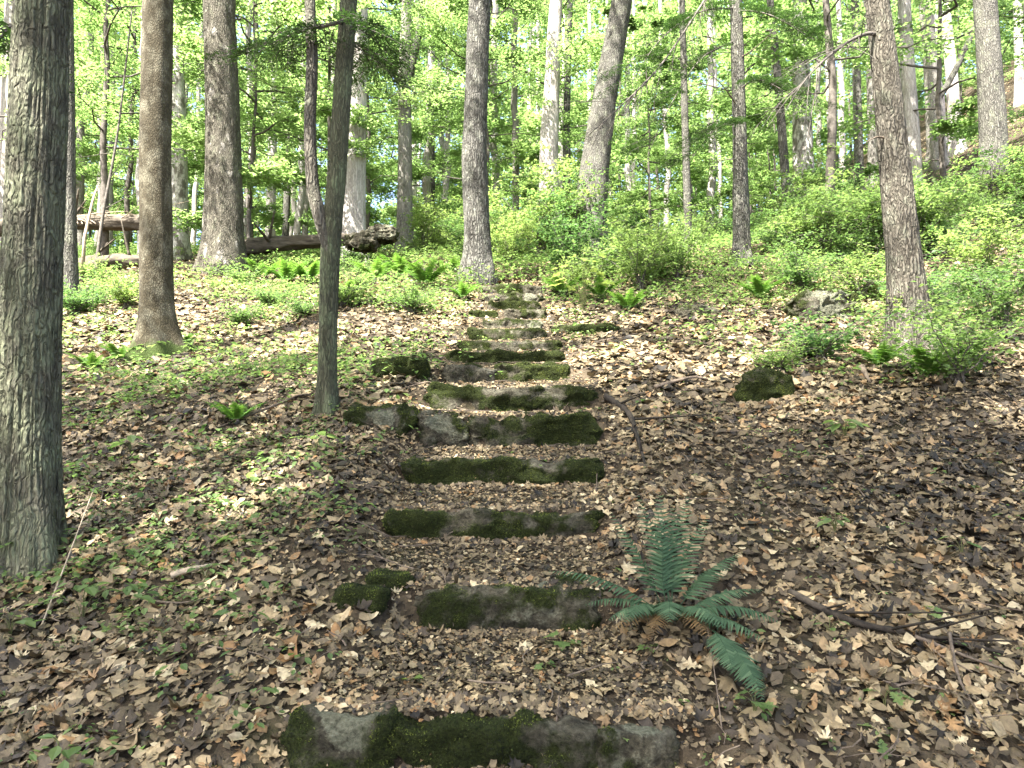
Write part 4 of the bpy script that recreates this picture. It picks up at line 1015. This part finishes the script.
def mask_mid(x, y):
    px = pxm(x, y); f = fbm2(x, y, 72, 3, .7)
    return sstep(.34, .54, f) * np.where(px < 440, 1.0 - .62 * sstep(6.3, 7.0, y) * (1 - sstep(9.3, 10.2, y)), .2 + .8 * sstep(7.6, 9.5, y) * sstep(640, 760, px) + .6 * sstep(9, 10.5, y) * (1 - sstep(640, 760, px)))
def mask_far(x, y):
    px = pxm(x, y); f = fbm2(x, y, 73, 3, .4)
    return np.where(px < 440, sstep(.38, .55, f) * .9, sstep(.2, .45, f)) * np.where((x / y > .48) & (y > 16), .22, 1)
hp, hc = [], []
for args in [(5200, 1.5, 5.6, .034, .01, .06, 5, mask_near), (2400, 1.9, 7, .058, .03, .17, 4, lambda x, y: mask_near(x, y) * (pxm(x, y) < 420)), (2600, 5.5, 12, .07, .04, .26, 6, lambda x, y: mask_mid(x, y) * .8), (900, 1.5, 6, .018, .005, .03, 6, lambda x, y: .6 * np.ones_like(x)), (13000, 5.2, 12, .045, .02, .14, 6, mask_mid), (26000, 11, 28, .075, .03, .42, 6, mask_far)]:
    p, c = herbs(*args); hp.append(p); hc.append(c)
V, F = merge(hp); o = link('ground_cover', np_mesh('ground_cover', V, F, M_HERB, {'rnd': np.concatenate(hc)}))
tag(o, 'scattered small green herbs growing through the dead leaves', 'ground cover', kind='stuff')

# ------------------------------------------------------------------ fallen wood
def stick(name, label, pts, r0, m, cat='branch', lift=.02, sides=7, twigs=0, seed=1, rough=.1, taper=.7):
    rr = np.random.default_rng(seed); G = np.array([ground_hit(px, py) + np.array([0, 0, lift + dz]) for px, py, dz in pts])
    Q = smooth_path(G, 36); s = np.linspace(0, 1, 36); b = Q[0].copy()
    def rf(r0_, th, z): return r0_ * (1 + rough * rr.normal(0, 1, th.shape))
    ps = [tube(Q - b, r0 * (1 - taper * s), sides, True, rf)]
    for k in range(twigs):
        i = int(rr.integers(5, 33)); d = Q[i+1] - Q[i]; d /= np.linalg.norm(d); d = d + rr.normal(0, .6, 3); d[2] = abs(d[2]) * .5; L = rr.uniform(.1, .35)
        ps.append(tube(Q[i] - b + d * np.linspace(0, L, 5)[:, None], r0 * .35 * np.linspace(1, .4, 5), 4))
    V, F = merge(ps); o = link(name, np_mesh(name, V, F, m, smooth=True), None, tuple(b)); return tag(o, label, cat)
stick('fallen_branch', 'long black wet branch lying in the litter at lower right', [(790,598,0), (850,630,.01), (905,640,.01), (960,652,0), (1020,662,0)], .018, M_DARKSTICK, twigs=6, seed=2)
stick('fallen_branch', 'brown branch lying under the black wet branch at the right edge', [(915,650,.02), (970,668,.01), (1030,685,0)], .009, M_TWIG, seed=3)
stick('fallen_branch', 'dark rotten branch lying down the slope right of the fourth step', [(606,405,0), (628,418,.02), (636,440,.03), (645,468,0)], .028, M_DARKSTICK, twigs=5, seed=4)
stick('fallen_branch', 'grey lichened forked stick at lower right', [(950,650,.04), (960,690,.01), (990,740,0)], .008, M_TWIG, seed=5, twigs=2)
stick('fallen_branch', 'short stick across the litter on the upper right slope', [(655,392,.02), (690,384,.03), (708,382,0)], .018, M_TWIG, seed=6)
stick('fallen_branch', 'brown stick in the sun patch below the dark curving trunk', [(862,372,.02), (870,386,.01)], .03, M_TWIG, seed=7)
stick('fallen_branch', 'thin branch resting beside the plants left of the forked tree', [(235,425,.02), (275,415,.05), (300,402,.03), (318,398,0)], .012, M_TWIG, seed=8)
stick('dry_stalk', 'thin pale stalk leaning up in the lower left litter', [(40,635,.0), (68,585,.12), (92,540,.25)], .004, M_PALESTICK, 'stalk', seed=9, taper=.4)
stick('dry_stalk', 'thin brown stalk standing beside the drooping dark frond', [(722,742,0), (716,700,.05), (708,660,.1)], .0028, M_TWIG, 'stalk', seed=10, taper=.5)
stick('bark_chunk', 'short pale piece of wood on the left litter', [(172,585,.02), (190,580,.03), (212,576,.02)], .018, M_PALESTICK, 'wood piece', seed=11, taper=.5)
stick('fallen_branch', 'grey stick half buried below the pale wood piece', [(150,610,.01), (185,612,.02), (225,600,.01)], .006, M_TWIG, seed=12)

def log(name, label, A, B, r0, r1, m, seed, bend=.1, cat='log', n=40, knots=2, bark_split=True):
    rr = np.random.default_rng(seed); A = np.array(A, float); B = np.array(B, float); s = np.linspace(0, 1, n)
    P = A + (B - A) * s[:, None] + np.array([0, 0, 1]) * (bend * np.sin(s * np.pi))[:, None]; b = P[0].copy(); r_ = r0 + (r1 - r0) * s
    def rf(r0_, th, z):
        q = np.stack([np.cos(th)*2.5, np.sin(th)*2.5, np.repeat(s[:, None]*6, th.shape[1], 1)], -1).reshape(-1, 3)
        return r0_ * (1 + (fbm(q, seed, 5) - .5).reshape(th.shape) * 1.2)
    ps = [tube(P - b, r_, 22, True, rf)]
    for k in range(knots):
        i = int(rr.integers(5, n-3)); d = rr.normal(0, 1, 3); d[2] = abs(d[2]) + .3; d /= np.linalg.norm(d); L = rr.uniform(.4, 1.1)
        ps.append(tube(P[i] - b + d * np.linspace(0, L, 6)[:, None], r_[i] * .28 * np.linspace(1, .3, 6), 7))
    V, F = merge(ps); o = link(name, np_mesh(name, V, F, m, smooth=True), None, tuple(b)); return tag(o, label, cat)
def gl(px, py, d):
    p = at(px, py, d); return p
log('fallen_log', 'big rotten fallen log behind the slim mottled trunk', gl(-10, 229, 16), gl(150, 224, 15), .19, .15, M_LOG, 1, .1, knots=4)
log('fallen_log', 'lower broken log in front of the big rotten log', gl(60, 268, 14), gl(150, 260, 13.2), .15, .11, M_LOG, 2, .03, knots=3)
log('fallen_log', 'pale fallen log lying across behind the forked tree', gl(245, 248, 15.5), gl(392, 238, 16),   .18, .11, M_LOG, 3, .05, knots=3)
stone('pale_rock', 'pinkish pale rock at the foot of the pale shaggy trunk', 'rock', gl(362, 244, 15.2), .35, .3, .22, 61, moss=.2, lichen=.5, p=2.6)
stone('pale_rock', 'pale rounded rock at the right end of the pale log', 'rock', gl(382, 236, 15.6), .38, .3, .2, 62, moss=.2, lichen=.5, p=2.6)
for i, (pts, r0, lb) in enumerate([([(95,278,13.5), (103,215,13.6), (118,130,13.8), (132,10,14)], .035, 'thin bare sapling leaning right in front of the big rotten log'), ([(84,240,13), (93,200,13.2), (98,186,13.4)], .03, 'short pale dead stem beside the leaning bare sapling')]):
    P = smooth_path([at(*p) for p in pts], 40); P[0, 2] = Hs(P[0, 0], P[0, 1]) - .05 if i == 0 else P[0, 2] - .6; b = P[0].copy(); b[2] += .05
    ps = [tube(P - b, r0 * np.linspace(1, .4, 40), 10)]; rr = np.random.default_rng(i + 70)
    if i == 0:
        for k in range(9):
            j = int(rr.integers(14, 39)); d = rr.normal(0, 1, 3); d[2] = abs(d[2])*.6; d /= np.linalg.norm(d)
            ps.append(tube(P[j] - b + d * np.linspace(0, rr.uniform(.4, 1.2), 6)[:, None], r0*.3*np.linspace(1, .3, 6), 5))
    V, F = merge(ps); t = thing('bare_sapling' if i == 0 else 'dead_stem', lb, 'sapling', tuple(b)); link('stem', np_mesh('stem', V, F, M_PALESTICK if i else M_LIMB, smooth=True), t)
# brush on the log
for i in range(18):
    rr = np.random.default_rng(700 + i); a = at(74 + 4.4*i, 224, 15.1); L = rr.uniform(.6, 1.3)
    P = np.array([a, a + np.array([rr.normal(0, .5), rr.normal(0, .2), .35])*L*.6, a + np.array([rr.normal(.3, .7), -.2, .25 + rr.normal(0, .2)])*L]); Q = smooth_path(P, 12)
    o = link('brush_stick', np_mesh('brush_stick', *tube(Q - a, .014*np.linspace(1, .3, 12), 5), M_PALESTICK, smooth=True), None, tuple(a))
    tag(o, 'bare curved stick of the brush heap on the big rotten log', 'stick', 'brush sticks on the rotten log')
